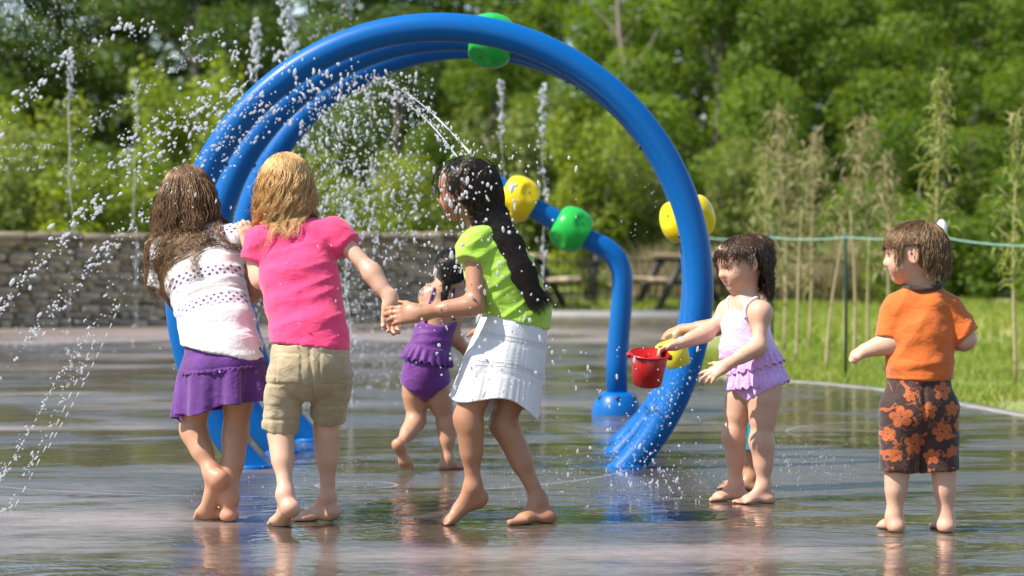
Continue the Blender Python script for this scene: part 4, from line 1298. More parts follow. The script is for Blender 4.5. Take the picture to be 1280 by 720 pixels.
sh = SDF(); k.torso([(J(279, 462), .128, .108), (hips, .127, .106), (waist, .116, .098), (chest, .122, .098), (upper, .107, .078)], L, .05, sh, .010)
sh.rc(shl+V(.01,0,.0), shr, .050, .052, .05)
for a, e, px in ((shl, J(203, 358, .19), 1), (shr, J(304, 334, .165), 0)):
    d = nrm(e-a); cutp = e if px else e-d*.012
    sh.rc(a, e+d*.03, .056, .052 if px else .050, .035, None, [(cutp, d)])
hemc = J(279, 441)
sp = nrm(upper-hips); lx = nrm(V(1, 0, 0)-sp*sp[0])
Mx = np.stack([lx, np.cross(sp, lx), sp])
def fw(v):
    q = (v-hips)@Mx.T
    y = q[:,2]-.22*q[:,0]
    return .0045*(1-2*np.abs(noise3(np.stack([q[:,0]*4, q[:,1]*3, y*24], 1), 3)))+.002*noise3(v*28, 4)-.004*wave_seam(q[:,2], .208, .006)+.002*wave_seam(q[:,2], .02, .008)
SHIRT = k.cloth('dotted_top', sh, DOTS, .005, fw, [(hemc, V(-.20, 0, -1))], planar_pat(J(279, 441), lx, sp), margin=.016)
def rip(TH, TT):
    tier = np.clip((TT-.40)/.02, 0, 1)
    a = .014*TT+tier*(.035+.17*np.clip(TT-.4, 0, 1))
    w9 = np.sin(TH*9+1.8*np.sin(TH*2+1)+1.1*np.sin(TH*3)+.7*TT); w9 = np.sign(w9)*np.abs(w9)**.8
    R = 1+a*w9*(1+.6*np.sin(TH*2.0+.5))+tier*.012*np.sin(TH*23+2*np.sin(TH*3))+.02*tier-.028*wave_seam(TT, .4, .016)+.012*wave_seam(TT, .425, .012)*np.sin(TH*60)
    return R, (.042*np.cos(TH)+.008*np.sin(TH*5+1))*TT+.0
k.loft('tiered_skirt', [(J(281, 426), .118, .10), (J(280, 450), .141, .122), (J(278, 466), .146, .130), (J(277, 509), .149, .142)], L, PURPLE, 220, 48, rip)
k.loft('gathered_seam', [(J(279, 459.5), .1505, .135), (J(279, 463), .1515, .136)], L, PURPLE, 300, 4, lambda TH, TT: (1+.014*np.sin(TH*52+2*np.sin(TH*7)), .0165*np.cos(TH)+.0018*np.sin(TH*41)), .004)
k.coll = copy_sdf(k.b, sh)
k.strands(2200, HAIR_BROWN, .335, (0, -.05, .50), curl=.012, lam=.05, clumps=170, clump=.72, lift=1.02, spread=.06, r=.0013, seed=3, gravity=.42, lenvar=.5, cap=k.scalp(), low=-.42)

k.strands(300, HAIR_BROWN, .475, (0, -.05, .50), curl=.016, lam=.062, clumps=26, clump=.90, lift=1.08, spread=.05, r=.0013, seed=43, gravity=.42, lenvar=.25, low=-.42, name='curly_locks', back=True)

# ================================================================= girl in the pink shirt
k = Person(8.72, 376, 657, 'girl with wavy blond hair in a pink shirt and khaki shorts, seen from behind'); J = k.J
L = V(-1, 0, 0); f = V(0, 1, 0)
hips, waist, chest, upper = J(388, 455), J(386, 415, .02), J(374, 350, .09), J(370, 308, .14)
secs = [(hips, .118, .098), (waist, .112, .088), (chest, .114, .088), (upper, .108, .07)]
k.torso(secs, L)
shl, shr = J(326, 305, .13), J(419, 293, .13)
k.b.rc(shl, shr, .04, .04, .05)
k.cm = .015; k.head(J(357, 231, .20), .186, V(-.12, .96, -.2), V(-.06, .2, 1))
k.neck(J(366, 285, .14), .04)
wr = J(489, 377, .02)
k.arm(shr, J(463, 338, .06), wr, (.033, .026, .029, .0185))
k.hand(wr, V(-.06, -.02, -1), V(.25, -1, .1), V(1, .2, 0), .135, (.55, .6, .65, .7), .2, .10)
w2 = J(313, 308, .22)
k.arm(shl, J(326, 350, .10), w2); k.hand(w2, V(-.3, .2, 1), V(-.5, .8, 0), V(1, 0, 0), .12, (.5,)*4)
k.leg(J(359, 470), J(350, 532, .04), J(357, 618, -.07), f, (.055, .038, .0425, .0245))
k.foot(J(357, 618, -.07), J(362, 643, -.11), V(*J(350, 660, -.01)[:2], .0), .20, V(.15, .55, .85), True, 1)
k.leg(J(416, 468), J(408, 528, .10), J(410, 620, .13), f, (.055, .038, .0425, .0245))
k.foot(J(410, 622, .13), V(*J(415, 648, .13)[:2], .012), V(*J(388, 648, .17)[:2], .0), .20, UP, True, -1)
k.build_body(SKIN_FAIR)
sh = SDF(); k.torso([(J(388, 452), .128, .112), (hips, .126, .110), (waist, .116, .098), (chest, .116, .094), (upper, .110, .077)], L, .05, sh, .010)
sh.rc(shl, shr, .050, .050, .05)
for a, e, r0 in ((shl, J(319, 328, .12), .053), (shr, J(436, 308, .11), .052)):
    d = nrm(e-a); sh.rc(a, e+d*.03, r0, r0-.004, .035, None, [(e-d*.004, d)])
def fp(v):
    x, z = v[:,0]-hips[0], v[:,2]-hips[2]
    q = np.stack([x*5+z*3, v[:,1]*3, (z-.35*x)*20], 1); g = np.stack([x*9-z*4, v[:,1]*3, (z+.5*x)*9], 1)
    return .0050*(1-2*np.abs(noise3(q, 8)))+.0035*noise3(g, 9)+.0016*noise3(v*40, 2)+.003*wave_seam(z-.17*x, -.018+.0, .004)
k.cloth('pink_t_shirt', sh, PINK, .005, fp, [(J(388, 433), V(-.12, -.05, -1))], margin=.018)
so_ = SDF(); k.torso([(J(388, 456), .124, .110), (hips, .124, .108), (J(387, 428), .118, .10)], L, .05, so_, .008)
for hp, kn, wdt in ((J(360, 474), J(349, 538, .035), .061), (J(416, 472), J(410, 521, .085), .060)):
    d = nrm(kn-hp); so_.rc(hp, kn+d*.05, .066, wdt, .010, None, [(kn, d)])
def fk(v):
    x, y, z = v[:,0], v[:,1], v[:,2]
    r = .0024*(1-2*np.abs(noise3(np.stack([x*22+z*9, y*8, z*11+x*9], 1), 15)))+.002*noise3(v*34, 16)
    for kn in (J(350, 537), J(409, 520)):
        dz = z-kn[2]; near = np.abs(x-kn[0]) < .09
        r += near*(-.0035*wave_seam(dz, .035, .006)+.0015*np.sin(x*160)*np.exp(-(dz/.04)**2))
    for kx, sg in ((J(337, 487), -1), (J(437, 482), 1)):            # cargo pockets
        a = np.clip(1-np.abs(z-kx[2])/.052, 0, 1); b = np.clip(1-np.abs(y-kx[1]-.0)/.075, 0, 1); sd = np.clip((sg*(x-kx[0])+.055)/.03, 0, 1)
        r += .0035*np.minimum(1, a*9)*np.minimum(1, b*9)*sd-.005*sd*wave_seam(z-kx[2], .022, .005)*np.minimum(1, b*6)
    c0 = J(391, 440); r += -.005*wave_seam(x-c0[0]+.06*(z-c0[2]), 0, .006)*(y < c0[1])   # back seam
    for px in (364, 419):                                            # back pockets
        q = J(px, 459); a = np.abs(z-q[2])/.05; b = np.abs(x-q[0])/.042; e = np.maximum(a, b); r += (.003*(e < 1)-.003*wave_seam(e, 1.0, .08))*(y < q[1]-.05)
    return r
k.cloth('cargo_shorts', so_, KHAKI, .0045, fk, [(J(388, 430), UP)], None, 2)
k.coll = copy_sdf(k.b, sh)
k.strands(2300, HAIR_BLOND, .252, (0, -.05, .5), curl=.013, lam=.085, clumps=130, clump=.66, lift=1.02, spread=.07, r=.0012, seed=5, gravity=.36, lenvar=.32, cap=k.scalp(), low=-.42)

# ================================================================= girl in the green shirt
k = Person(8.8, 620, 655, 'girl with long wet black hair in a lime shirt and white skirt, holding hands'); J = k.J
f = nrm(V(-.85, .52, 0)); L = np.cross(UP, f)
hips, waist, chest, upper = J(640, 430), J(645, 394), J(626, 342), J(611, 308)
secs = [(hips, .118, .104), (waist, .105, .09), (chest, .112, .09), (upper, .098, .066)]
k.torso(secs, L)
shl, shr = J(594, 306, -.075), J(628, 302, .09)
k.b.rc(shl, shr, .037, .037, .05)
k.cm = .019; k.head(J(583, 238, .0), .196, V(-.93, .30, -.16), V(-.18, .02, 1))
k.neck(J(602, 290, .01), .042)
el, wr = J(594, 382, -.13), J(526, 391, -.13)
k.arm(shl, el, wr, (.038, .029, .030, .020))
k.hand(wr, V(-1, .02, -.08), V(-.25, 1, -.35), V(.1, .0, 1), .142, (.35, .4, .45, .5), .35, .08)
k.arm(shr, J(634, 365, .14), J(610, 408, .10)); k.hand(J(610, 408, .10), V(-.4, .2, -.9), V(0, 1, 0), V(-1, 0, 0), .13, (.6,)*4)
k.leg(J(606, 455, -.05), J(585, 522, -.05), J(592, 608, -.02), f, (.064, .042, .042, .0245))
k.foot(J(592, 608, -.02), J(603, 631, -.0), V(*J(566, 656, -.02)[:2], 0.0), .215, V(-.45, 0, .85), True, 1)
k.leg(J(650, 455, .05), J(629, 530, .03), J(674, 625, .03), f, (.064, .041, .042, .0245))
k.foot(J(674, 626, .03), V(*J(684, 652, .03)[:2], .0), V(*J(655, 655, .0)[:2], .0), .215, UP, True, -1)
k.build_body(SKIN_TAN, .0045, -.2)
sh = SDF(); k.torso([(J(643, 416), .118, .108), (waist, .110, .100), (chest, .115, .096), (upper, .100, .074)], L, .05, sh, .009)
sh.rc(shl, shr, .048, .048, .05)
for a, e in ((shl, J(589, 328, -.10)), (shr, J(634, 325, .12))):
    d = nrm(e-a); sh.rc(a, e+d*.03, .054, .052, .03, None, [(e, d)])
def fg(v):
    x, z = v[:,0]-waist[0], v[:,2]-waist[2]
    q = np.stack([(x+z*.5)*4, v[:,1]*4, (z-.7*x)*22], 1)
    return .006*(1-2*np.abs(noise3(q, 28)))+.003*noise3(v*22, 29)+.0014*noise3(v*45, 2)
k.cloth('lime_t_shirt', sh, LIME, .005, fg, [(J(642, 400), V(-.26, 0, -1))], margin=.016)
def ripg(TH, TT):
    R = 1+.028*TT*np.sin(TH*8+1.5*np.sin(TH*2)+.8*TT)+.007*np.sin(TH*17+2*np.sin(TH*4)+3*TT)*np.clip(TT*1.5, .2, 1)+.003*np.sin(TH*37+TT*5)*TT
    for c in (.36, .71): R += .012*np.clip((TT-c)/.02, 0, 1)*(.5+.22*np.sin(TH*46+2*np.sin(TH*5)))-.007*wave_seam(TT, c, .02)
    return R, (.02*np.sin(TH*3+.6)+.022*np.cos(TH-2.6))*TT*TT
k.loft('white_skirt', [(J(645, 384), .108, .096), (J(643, 405), .122, .114), (J(632, 450), .138, .136), (J(618, 508), .142, .163)], L, WSKIRT, 240, 56, ripg)
k.coll = copy_sdf(k.b, sh)
gather = J(607, 262, -.03)
def ponytail(Wd, t, rg):
    n, m, _ = Wd.shape
    way = np.array([J(604, 258, -.02), J(626, 294, -.07), J(645, 326, -.10), J(660, 355, -.12), J(677, 386, -.12)])
    tt = np.linspace(0, 1, 12); kk = np.linspace(0, 1, len(way)); c = np.stack([np.interp(tt, kk, way[:,i]) for i in range(3)], 1)
    o = rg.normal(0, 1, (n, 3)); o /= np.maximum(1, np.linalg.norm(o, axis=1)[:,None]/1.25)
    out = []
    for i in range(12):
        w_ = .056*(1-.5*tt[i])+.006*math.sin(tt[i]*22)
        ph = tt[i]*9; rot = o*w_; rx = rot[:,0]*math.cos(ph)-rot[:,1]*math.sin(ph); ry = rot[:,0]*math.sin(ph)+rot[:,1]*math.cos(ph)
        out.append(c[i]+np.stack([rx, ry*.55, rot[:,2]*.8], 1))
    tail = np.stack(out, 1); ln = .72+.28*rg.random(n)
    # keep the first part over the head, then run into the tail
    head = Wd[:, :13]
    tgt = tail[:,0][:,None]
    wq = (np.linspace(0, 1, 13)**2)[None,:,None]
    head = head*(1-wq)+tgt*wq
    tl = np.stack([np.stack([np.interp(ln[j]*tt, tt, tail[j,:,i]) for i in range(3)], 1) for j in range(n)])
    return np.concatenate([head, tl[:,1:]], 1)
_st = k.strands
def strands_tail(n, mat, extra, **kw):
    return _st(n, mat, .22, extra=extra, **kw)
# body contact is handled by the way points of the tail itself
k.strands(1500, HAIR_BLACK, .22, (0, .18, .48), clumps=110, clump=.5, lift=1.05, spread=.08, r=.0013, seed=9, gravity=.12, steps=20, lenvar=.1, comb=(0, -.8, -.15), cap=k.scalp(), low=-.42, body=False, extra=ponytail, name='long_hair')
k.strands(90, HAIR_BLACK, .20, (0, -.1, .55), clumps=20, clump=.6, lift=1.06, spread=.05, r=.0011, seed=10, gravity=.4, lenvar=.3, body=True, comb=(0, .9, 0), name='loose_locks', facecut=(-.9, .9, .1))
G_ = k

# ================================================================= toddler in the purple swimsuit
brows(G_, HAIR_BLACK)
k = Person(10.85, 545, 588, 'toddler in a purple ruffled swimsuit running away behind the girl with the white skirt'); J = k.J
f = nrm(V(-.42, .9, 0)); L = np.cross(UP, f)
hips, waist, chest, upper = J(532, 462), J(539, 428, .01), J(549, 392, .03), J(553, 370, .04)
secs = [(hips, .093, .085), (waist, .079, .072), (chest, .084, .072), (upper, .080, .056)]
k.torso(secs, L, .045)
shl, shr = J(536, 371, .03), J(575, 370, .04)
k.b.rc(shl, shr, .028, .028, .04)
k.head(J(564, 338, .06), .178, V(-.2, .97, -.1), V(.12, .05, 1))
k.neck(J(556, 364, .04), .034)
k.arm(shr, J(567, 420, .03), J(584, 441, .13), (.028, .024, .025, .018)); k.hand(J(584, 441, .13), V(.4, .7, -.3), V(-1, 0, 0), V(0, 0, 1), .095, (.5,)*4)
k.arm(shl, J(532, 408, .14), J(545, 425, .26), (.027, .024, .025, .018)); k.hand(J(545, 425, .26), V(.3, .8, 0), V(1, 0, 0), V(0, 0, 1), .095, (.5,)*4)
k.leg(J(519, 484), J(521, 524, .03), J(500, 556, -.12), f, (.054, .035, .036, .022))
k.foot(J(500, 556, -.12), J(496, 559, -.165), J(505, 579, -.13), .145, V(.35, .8, .1), True, 1)
k.leg(J(546, 484), J(558, 526, .04), J(559, 574, .02), f, (.054, .035, .035, .022))
k.foot(J(559, 574, .02), V(*J(556, 588, .02)[:2], 0), V(*J(571, 588, .06)[:2], 0), .145, UP, True, -1)
k.build_body(SKIN_MID)
su = SDF(); k.torso([(J(531, 474), .090, .084), (hips, .093, .086), (waist, .079, .073), (chest, .084, .073), (upper, .080, .058)], L, .045, su, .006)
k.b and su.rc(J(519, 480), J(519, 500), .062, .055, .03, None, [(J(513, 481), V(-.75, 0, -1))]).rc(J(546, 480), J(548, 500), .062, .055, .03, None, [(J(552, 478), V(.75, 0, -1))])
su.rc(J(532, 470), J(530, 486), .045, .03, .03)
ft = lambda v: .002*(1-2*np.abs(noise3(np.stack([v[:,0]*10, v[:,1]*10, v[:,2]*30], 1), 5)))
back = J(548, 400)
k.cloth('swimsuit', su, SWIMP, .005, ft, [(J(548, 398), nrm(V(.15, -.55, 1))), (J(513, 488), V(-.8, 0, -1)), (J(553, 486), V(.8, 0, -1))], margin=.006)
for a, b in ((J(531, 403, -.05), J(543, 360, -.015)), (J(567, 400, -.02), J(566, 362, .01))):
    q = MB(); t = np.linspace(0, 1, 9)[:,None]; pts = a*(1-t)+b*t
    for _ in range(4):
        dd = k.b.eval(pts); g = k.b.grad(pts); pts = pts+g*(.004-dd)[:,None]
    q.tube(pts, .0055, 6); q.build('strap', SWIMP, k.o, True, k.root)
def ript(TH, TT): return 1+TT*(.16+.05*np.sin(TH*22+1.6*np.sin(TH*3))), .007*np.sin(TH*22+2)*TT+.012*np.cos(TH)*0
k.loft('ruffle', [(J(537, 433), .091, .085), (J(535, 441), .093, .088), (J(533, 452), .098, .092)], L, SWIMP, 240, 14, ript)
k.coll = copy_sdf(k.b)
nape = J(556, 366, -.03)
def braid(Wd, t, rg):
    n, m, _ = Wd.shape
    way = np.array([J(560, 352, -.03), J(556, 366, -.04), J(554, 380, -.05)]); tt = np.linspace(0, 1, 10); kk = np.linspace(0, 1, 3)
    c = np.stack([np.interp(tt, kk, way[:,i]) for i in range(3)], 1); st = rg.integers(0, 3, n); o = rg.normal(0, .0035, (n, 3)); tl = []
    for i in range(10):
        ph = tt[i]*14+st*2.094; tl.append(c[i]+np.stack([.011*(1-.5*tt[i])*np.cos(ph), .006*np.sin(2*ph), 0*ph], 1)+o)
    tail = np.stack(tl, 1); head = Wd[:, :13]; wq = (np.linspace(0, 1, 13)**2)[None,:,None]
    return np.concatenate([head*(1-wq)+tail[:,:1]*wq, tail[:,1:]], 1)
k.strands(900, HAIR_BLACK, .18, (0, .2, .48), clumps=70, clump=.5, lift=1.05, spread=.06, r=.0013, seed=12, gravity=.12, lenvar=.1, comb=(0, -.8, -.2), cap=k.scalp(), low=-.42, body=False, extra=braid, name='braided_hair')

# ================================================================= girl with the red bucket
k = Person(9.55, 930, 627, 'small girl in a lilac ruffled swimsuit with wet dark hair, holding out the red bucket'); J = k.J
f = nrm(V(-.88, -.42, 0)); L = np.cross(UP, f)
hips, waist, chest, upper = J(948, 470), J(937, 432), J(931, 404), J(931, 384)
secs = [(hips, .092, .088), (waist, .080, .078), (chest, .082, .072), (upper, .076, .055)]
k.torso(secs, L, .045)
k.b.el(J(929, 440)+f*.03, [.06, .06, .07], .05)
shl, shr = J(951, 391, -.085), J(911, 389, .075)
k.b.rc(shl, shr, .031, .031, .04)
k.head(J(927, 329, -.005), .19, nrm(V(-.88, -.42, -.24)), V(-.24, -.08, 1), mouth=.006)
k.neck(J(933, 374, .0), .035)
wr = J(846, 431, -.03)
k.arm(shr, J(884, 416, .03), wr, (.030, .025, .026, .0185)); BW = wr
k.hand(wr, V(-1, -.12, -.30), V(.1, -.35, -1), V(.2, -.9, .3), .10, (.5, .6, .7, .8), .5, .14)
el, wl_ = J(949, 433, -.13), J(907, 457, -.17)
k.arm(shl, el, wl_, (.031, .0255, .027, .0185))
k.hand(wl_, V(-.85, -.05, -.50), V(.35, .75, -.45), V(-.35, -.15, .95), .108, (.15, .2, .3, .35), .7, .26)
k.leg(J(958, 484, -.045), J(952, 551, -.05), J(955, 607, -.045), f, (.062, .038, .0375, .0245))
k.foot(J(955, 607, -.045), V(*J(961, 627, -.045)[:2], 0), V(*J(935, 627, -.075)[:2], 0), .15, UP, True, 1)
k.leg(J(930, 484, .05), J(917, 543, .04), J(920, 605, .06), f, (.057, .036, .036, .0240))
k.foot(J(921, 605, .06), V(*J(926, 620, .06)[:2], 0), V(*J(899, 622, .03)[:2], 0), .15, UP, True, -1)
k.build_body(SKIN_FAIR, .004, -.75)
su = SDF(); k.torso([(hips, .090, .086), (waist, .081, .079), (chest, .083, .073), (upper, .077, .057)], L, .045, su, .006)
su.el(J(929, 440)+f*.03, [.063, .063, .07], .05)
k.cloth('swim_top', su, LILAC, .0045, lambda v: .003*(1-2*np.abs(noise3(np.stack([v[:,0]*9, v[:,1]*9, (v[:,2]+.4*v[:,0])*30], 1), 41))), [(J(936, 452), V(0, 0, -1)), (J(928, 391), V(.22, 0, 1))], margin=.006)
sb = SDF(); k.torso([(J(949, 484), .086, .084), (hips, .092, .088)], L, .04, sb, .006)
sb.rc(J(958, 482, -.045), J(956, 505, -.045), .071, .066, .03, None, [(J(960, 487, -.045), nrm(V(.55, -.35, -1)))])
sb.rc(J(930, 482, .05), J(928, 505, .05), .066, .06, .03, None, [(J(926, 486, .05), nrm(V(-.5, .3, -1)))])
sb.rc(J(941, 482), J(938, 496), .04, .028, .03)
k.cloth('swim_bottoms', sb, LILAC, .0045, None, [(J(948, 460), V(0, 0, 1)), (J(964, 489), V(.5, -.2, -1)), (J(922, 491), V(-.62, .2, -1))], margin=.006)
for a, b in ((J(916, 397, -.02), J(921, 379, .03)), (J(933, 398, -.09), J(943, 379, -.05))):
    q = MB(); t = np.linspace(0, 1, 9)[:,None]; pts = a*(1-t)+b*t
    for _ in range(4):
        dd = k.b.eval(pts); g = k.b.grad(pts); pts = pts+g*(.004-dd)[:,None]
    q.tube(pts, .0065, 6); q.build('strap', LILAC, k.o, True, k.root)
ripb = lambda a, n, c: (lambda TH, TT: (1+TT*(a+.05*np.sin(TH*n+1.5*np.sin(TH*3))+.02*np.sin(TH*(n*2+3))), .006*np.sin(TH*n+1)*TT+c*np.cos(TH+1.9)*TT))
k.loft('upper_ruffle', [(J(939, 434), .089, .086), (J(942, 446), .095, .092), (J(945, 459), .105, .101)], L, LILAC, 220, 16, ripb(.05, 19, .0))
k.loft('lower_ruffle', [(J(944, 451), .097, .093), (J(946, 466), .102, .098), (J(948, 481), .108, .106)], L, LILAC, 220, 18, ripb(.06, 21, .0))
k.coll = copy_sdf(k.b)
k.strands(1300, HAIR_DARK, .21, (0, .02, .52), curl=.009, lam=.045, clumps=75, clump=.80, lift=1.035, spread=.04, r=.0013, seed=14, gravity=.42, lenvar=.3, low=-.30, comb=(0, -.75, 0), cap=k.scalp(front=.3, low=-.2, nape=-.15, fringe=.20), front=.12, facecut=(.20, .12, .6), earcut=True, fj=.2)
k.strands(240, HAIR_DARK, .15, (0, -.15, .6), curl=.003, lam=.06, clumps=24, clump=.8, lift=1.04, spread=.04, r=.0012, seed=15, gravity=.22, lenvar=.6, low=.25, comb=(0, 1.0, 0), front=.3, name='wet_fringe', facecut=(.17, .12, .6), fj=.34)
k.strands(16, HAIR_DARK, .19, (0, -.1, .6), curl=.004, lam=.06, clumps=3, clump=.985, lift=1.05, spread=.02, r=.0015, seed=33, gravity=.3, lenvar=.15, low=.30, comb=(.5, .6, 0), front=.3, name='wet_locks', facecut=(-.9, .9, .1), fly=0)
brows(k, HAIR_DARK); BUCKET_GIRL = k

# ================================================================= child hidden behind her
k = Person(10.0, 938, 610, 'child almost hidden behind the girl with the red bucket, holding the yellow pail'); J = k.J
f = nrm(V(-.9, -.3, 0)); L = np.cross(UP, f)
hips, waist, chest, upper = J(944, 480), J(942, 440), J(941, 405), J(941, 384)
k.torso([(hips, .085, .08), (waist, .075, .07), (chest, .078, .066), (upper, .072, .052)], L, .045)
shl, shr = J(948, 388, -.05), J(932, 389, .09)
k.b.rc(shl, shr, .03, .03, .04)
k.head(J(939, 322, .02), .165, nrm(V(-.93, -.2, -.25)), V(-.15, 0, 1)); k.neck(J(942, 376), .034)
hw = J(853, 412, -.07)
k.arm(shl, J(897, 409, -.13), hw, (.032, .026, .028, .020)); HW = hw
k.hand(hw, V(-1, 0, -.22), V(-.2, .3, -1), V(0, -1, .2), .10, (.45, .5, .6, .6), .4, .12)
k.arm(shr, J(936, 432, .12), J(938, 465, .08), (.032, .026, .028, .020)); k.hand(J(938, 465, .08), V(0, 0, -1), V(0, 0, 0)-L, V(-1, 0, 0), .095, (.3,)*4)
k.leg(J(946, 490, -.05), J(940, 550, -.04), J(941, 594, -.03), f, (.058, .039, .040, .025)); k.foot(J(941, 594, -.03), V(*J(945, 612, -.03)[:2], 0), V(*J(921, 613, -.05)[:2], 0), .14, UP, True, 1)
k.leg(J(938, 490, .05), J(934, 550, .05), J(935, 592, .06), f, (.058, .039, .040, .025)); k.foot(J(935, 592, .06), V(*J(938, 608, .06)[:2], 0), V(*J(909, 609, .04)[:2], 0), .14, UP, True, -1)
k.build_body(SKIN_MID, .005)
q = SDF(); k.torso([(J(944, 494), .082, .076), (hips, .084, .080), (J(943, 458), .080, .074)], L, .04, q, .008)
for hp, kn in ((J(946, 492, -.05), J(941, 562, -.04)), (J(938, 492, .05), J(935, 562, .05))):
    d = nrm(kn-hp); q.rc(hp, kn+d*.05, .066, .056, .02, None, [(kn, d)])
k.cloth('teal_trunks', q, TEAL, .005, folds(60, .003, (12, 8, 18)), [(J(943, 455), UP)])
k.coll = copy_sdf(k.b)
k.strands(700, HAIR_DARK, .085, (0, -.15, .5), clumps=70, clump=.6, lift=1.05, spread=.08, r=.0013, seed=18, gravity=.25, low=-.3, cap=k.scalp())

# ================================================================= boy in the orange shirt
k = Person(8.56, 1150, 665, 'small boy in an orange shirt and brown floral swim trunks, looking to the left'); J = k.J
f = V(.05, 1, 0); L = np.cross(UP, nrm(f))
hips, waist, chest, upper = J(1149, 500), J(1150, 462), J(1151, 415), J(1152, 387)
k.torso([(hips, .098, .092), (waist, .094, .088), (chest, .096, .082), (upper, .086, .062)], L, .05)
shl, shr = J(1122, 390, .0), J(1185, 388, .0)
k.b.rc(shl, shr, .034, .034, .045)
k.head(J(1143, 317, -.005), .194, V(-.965, .24, -.08), V(-.05, 0, 1))
k.neck(J(1153, 366, .005), .041)
el, wr = J(1117, 427, -.02), J(1082, 438, .0)
k.arm(shl, el, wr, (.035, .031, .032, .0235)); k.hand(wr, V(-1, .05, -.40), V(.3, .5, -.8), V(-.2, -.9, .2), .085, (1.25, 1.3, 1.35, 1.4), .2, .04, .008, .9)
er, wr2 = J(1207, 424, -.02), J(1188, 428, .13)
k.arm(shr, er, wr2, (.035, .031, .032, .0235)); k.hand(wr2, V(-.6, .7, 0), V(0, 0, -1), V(-.6, .4, .3), .095, (.8,)*4)
k.leg(J(1127, 512), J(1122, 574, .01), J(1118, 648, .0), f, (.060, .039, .037, .026)); k.foot(J(1118, 646, .0), V(*J(1121, 668, -.015)[:2], 0), V(*J(1109, 665, .085)[:2], 0), .155, UP, True, 1)
k.leg(J(1173, 512), J(1179, 574, .01), J(1183, 650, .0), f, (.060, .039, .037, .026)); k.foot(J(1183, 648, .0), V(*J(1183, 668, -.015)[:2], 0), V(*J(1177, 665, .09)[:2], 0), .155, UP, True, -1)
k.build_body(SKIN_FAIR, .0042, -.15)
sh = SDF(); k.torso([(J(1149, 484), .102, .098), (waist, .100, .096), (chest, .100, .090), (upper, .090, .069)], L, .05, sh, .010)
sh.rc(shl, shr, .049, .049, .045)
for a, e, r1 in ((shl, J(1114, 424, -.012), .055), (shr, J(1208, 421, -.015), .055)):
    d = nrm(e-a); sh.rc(a, e+d*.03, .053, r1-.003, .016, None, [(e, d)])
def fo(v):
    x, z = v[:,0]-waist[0], v[:,2]-waist[2]
    q = np.stack([(x*1.0-z*.45)*16, v[:,1]*4, z*3.2], 1); q2 = np.stack([x*3, v[:,1]*3, (z-.1*x)*34], 1)
    low = np.exp(-((z-.0)/.05)**2)
    return .0055*(1-2*np.abs(noise3(q, 52)))*np.clip((z+.05)/.1, .1, 1)+.006*low*(1-2*np.abs(noise3(q2, 53)))+.0014*noise3(v*42, 2)-.002*wave_seam(z, -.018, .003)
k.cloth('orange_t_shirt', sh, ORANGE, .0048, fo, [(J(1149, 474), V(0, 0, -1)), (J(1153, 358), V(0, .15, 1))], margin=.012)
# collar ring
t = np.linspace(0, 2*np.pi, 40, endpoint=False); cc = J(1153, 357, .0); pts = cc+np.stack([.060*np.cos(t), .056*np.sin(t), .010*np.sin(t)+.002*np.cos(t)], 1)
q = MB(); q.tube(pts, .0105, 10, False, True); q.build('collar', BROWN, k.o, True, k.root)
q = SDF(); k.torso([(J(1149, 508), .102, .100), (hips, .102, .098), (J(1149, 462), .098, .090)], L, .05, q, .010)
for hp, kn in ((J(1128, 512), J(1124, 588, .005)), (J(1171, 512), J(1175, 588, .005))):
    d = nrm(kn-hp); q.rc(hp, kn+d*.06, .073, .063, .025, None, [(kn, d)])
def fs(v):
    x, z = v[:,0], v[:,2]
    return .005*(1-2*np.abs(noise3(np.stack([x*14, v[:,1]*9, z*5], 1), 71)))+.002*noise3(v*26, 72)-.007*wave_seam(x-J(1149, 540)[0], 0, .007)
k.cloth('floral_trunks', q, FLORAL, .0042, fs, [(J(1150, 462), UP)], planar_pat(J(1150, 530), V(1, 0, 0), UP))
k.coll = copy_sdf(k.b, sh)
k.strands(2000, HAIR_LIGHTBROWN, .125, (0, -.22, .46), curl=.004, lam=.06, clumps=120, clump=.55, lift=1.05, spread=.12, r=.0012, seed=21, gravity=.32, lenvar=.3, low=-.30, front=.05, cap=k.scalp(nape=-.26, fringe=.2), earcut=True)
brows(k, HAIR_LIGHTBROWN)

# ================================================================= buckets
RED = Mat('red_plastic'); RED.set(Base_Color=(.38, .010, .010), Roughness=.32); RED.b.inputs['Subsurface Weight'].default_value = .0; RED = RED.m
YPL = Mat('yellow_pail_plastic'); YPL.set(Base_Color=(.80, .72, .05), Roughness=.35); YPL = YPL.m
def pail(name, c, up, r_top, r_bot, h, mat, label, handle, hlabel=None):
    up = nrm(up); M = frame_from(up); r = empty(name, c); tag(r, label, 'bucket'); t = .003
    m = MB(); m.lathe([(0, 0), (r_bot-.004, 0), (r_bot, .004), (r_top, h-.006), (r_top-t, h-.004), (r_bot-t, .006), (0, .005)], 40, M); m.build('body', mat, r, True)
    a = np.linspace(0, 2*np.pi, 48, endpoint=False)
    m = MB(); m.tube((np.c_[(r_top+.002)*np.cos(a), (r_top+.002)*np.sin(a), np.full(48, h-.004)])@M.T, .0042, 8, False, True); m.build('rim', mat, r, True)
    for s in (-1, 1):
        m = MB(); p = M@np.array([s*(r_top+.003), 0, h-.014]); m.lathe([(0, .012), (.008, .012), (.011, .006), (.011, -.004)], 14, frame_from(M@np.array([s, 0, 0])), p); m.build('handle_lug', mat, r, True)
    if handle is not None:
        t_ = np.linspace(0, np.pi, 24); R = r_top+.008
        hp = np.c_[R*np.cos(t_), R*np.sin(t_)*math.cos(handle), R*np.sin(t_)*math.sin(handle)+h-.014]
        m = MB(); m.tube(hp@M.T, .0028, 6); m.build('handle', mat, r, True)
    return r
upv = V(.06, -.24, 1); Yb = 9.5
c = P(809, 481, Yb)
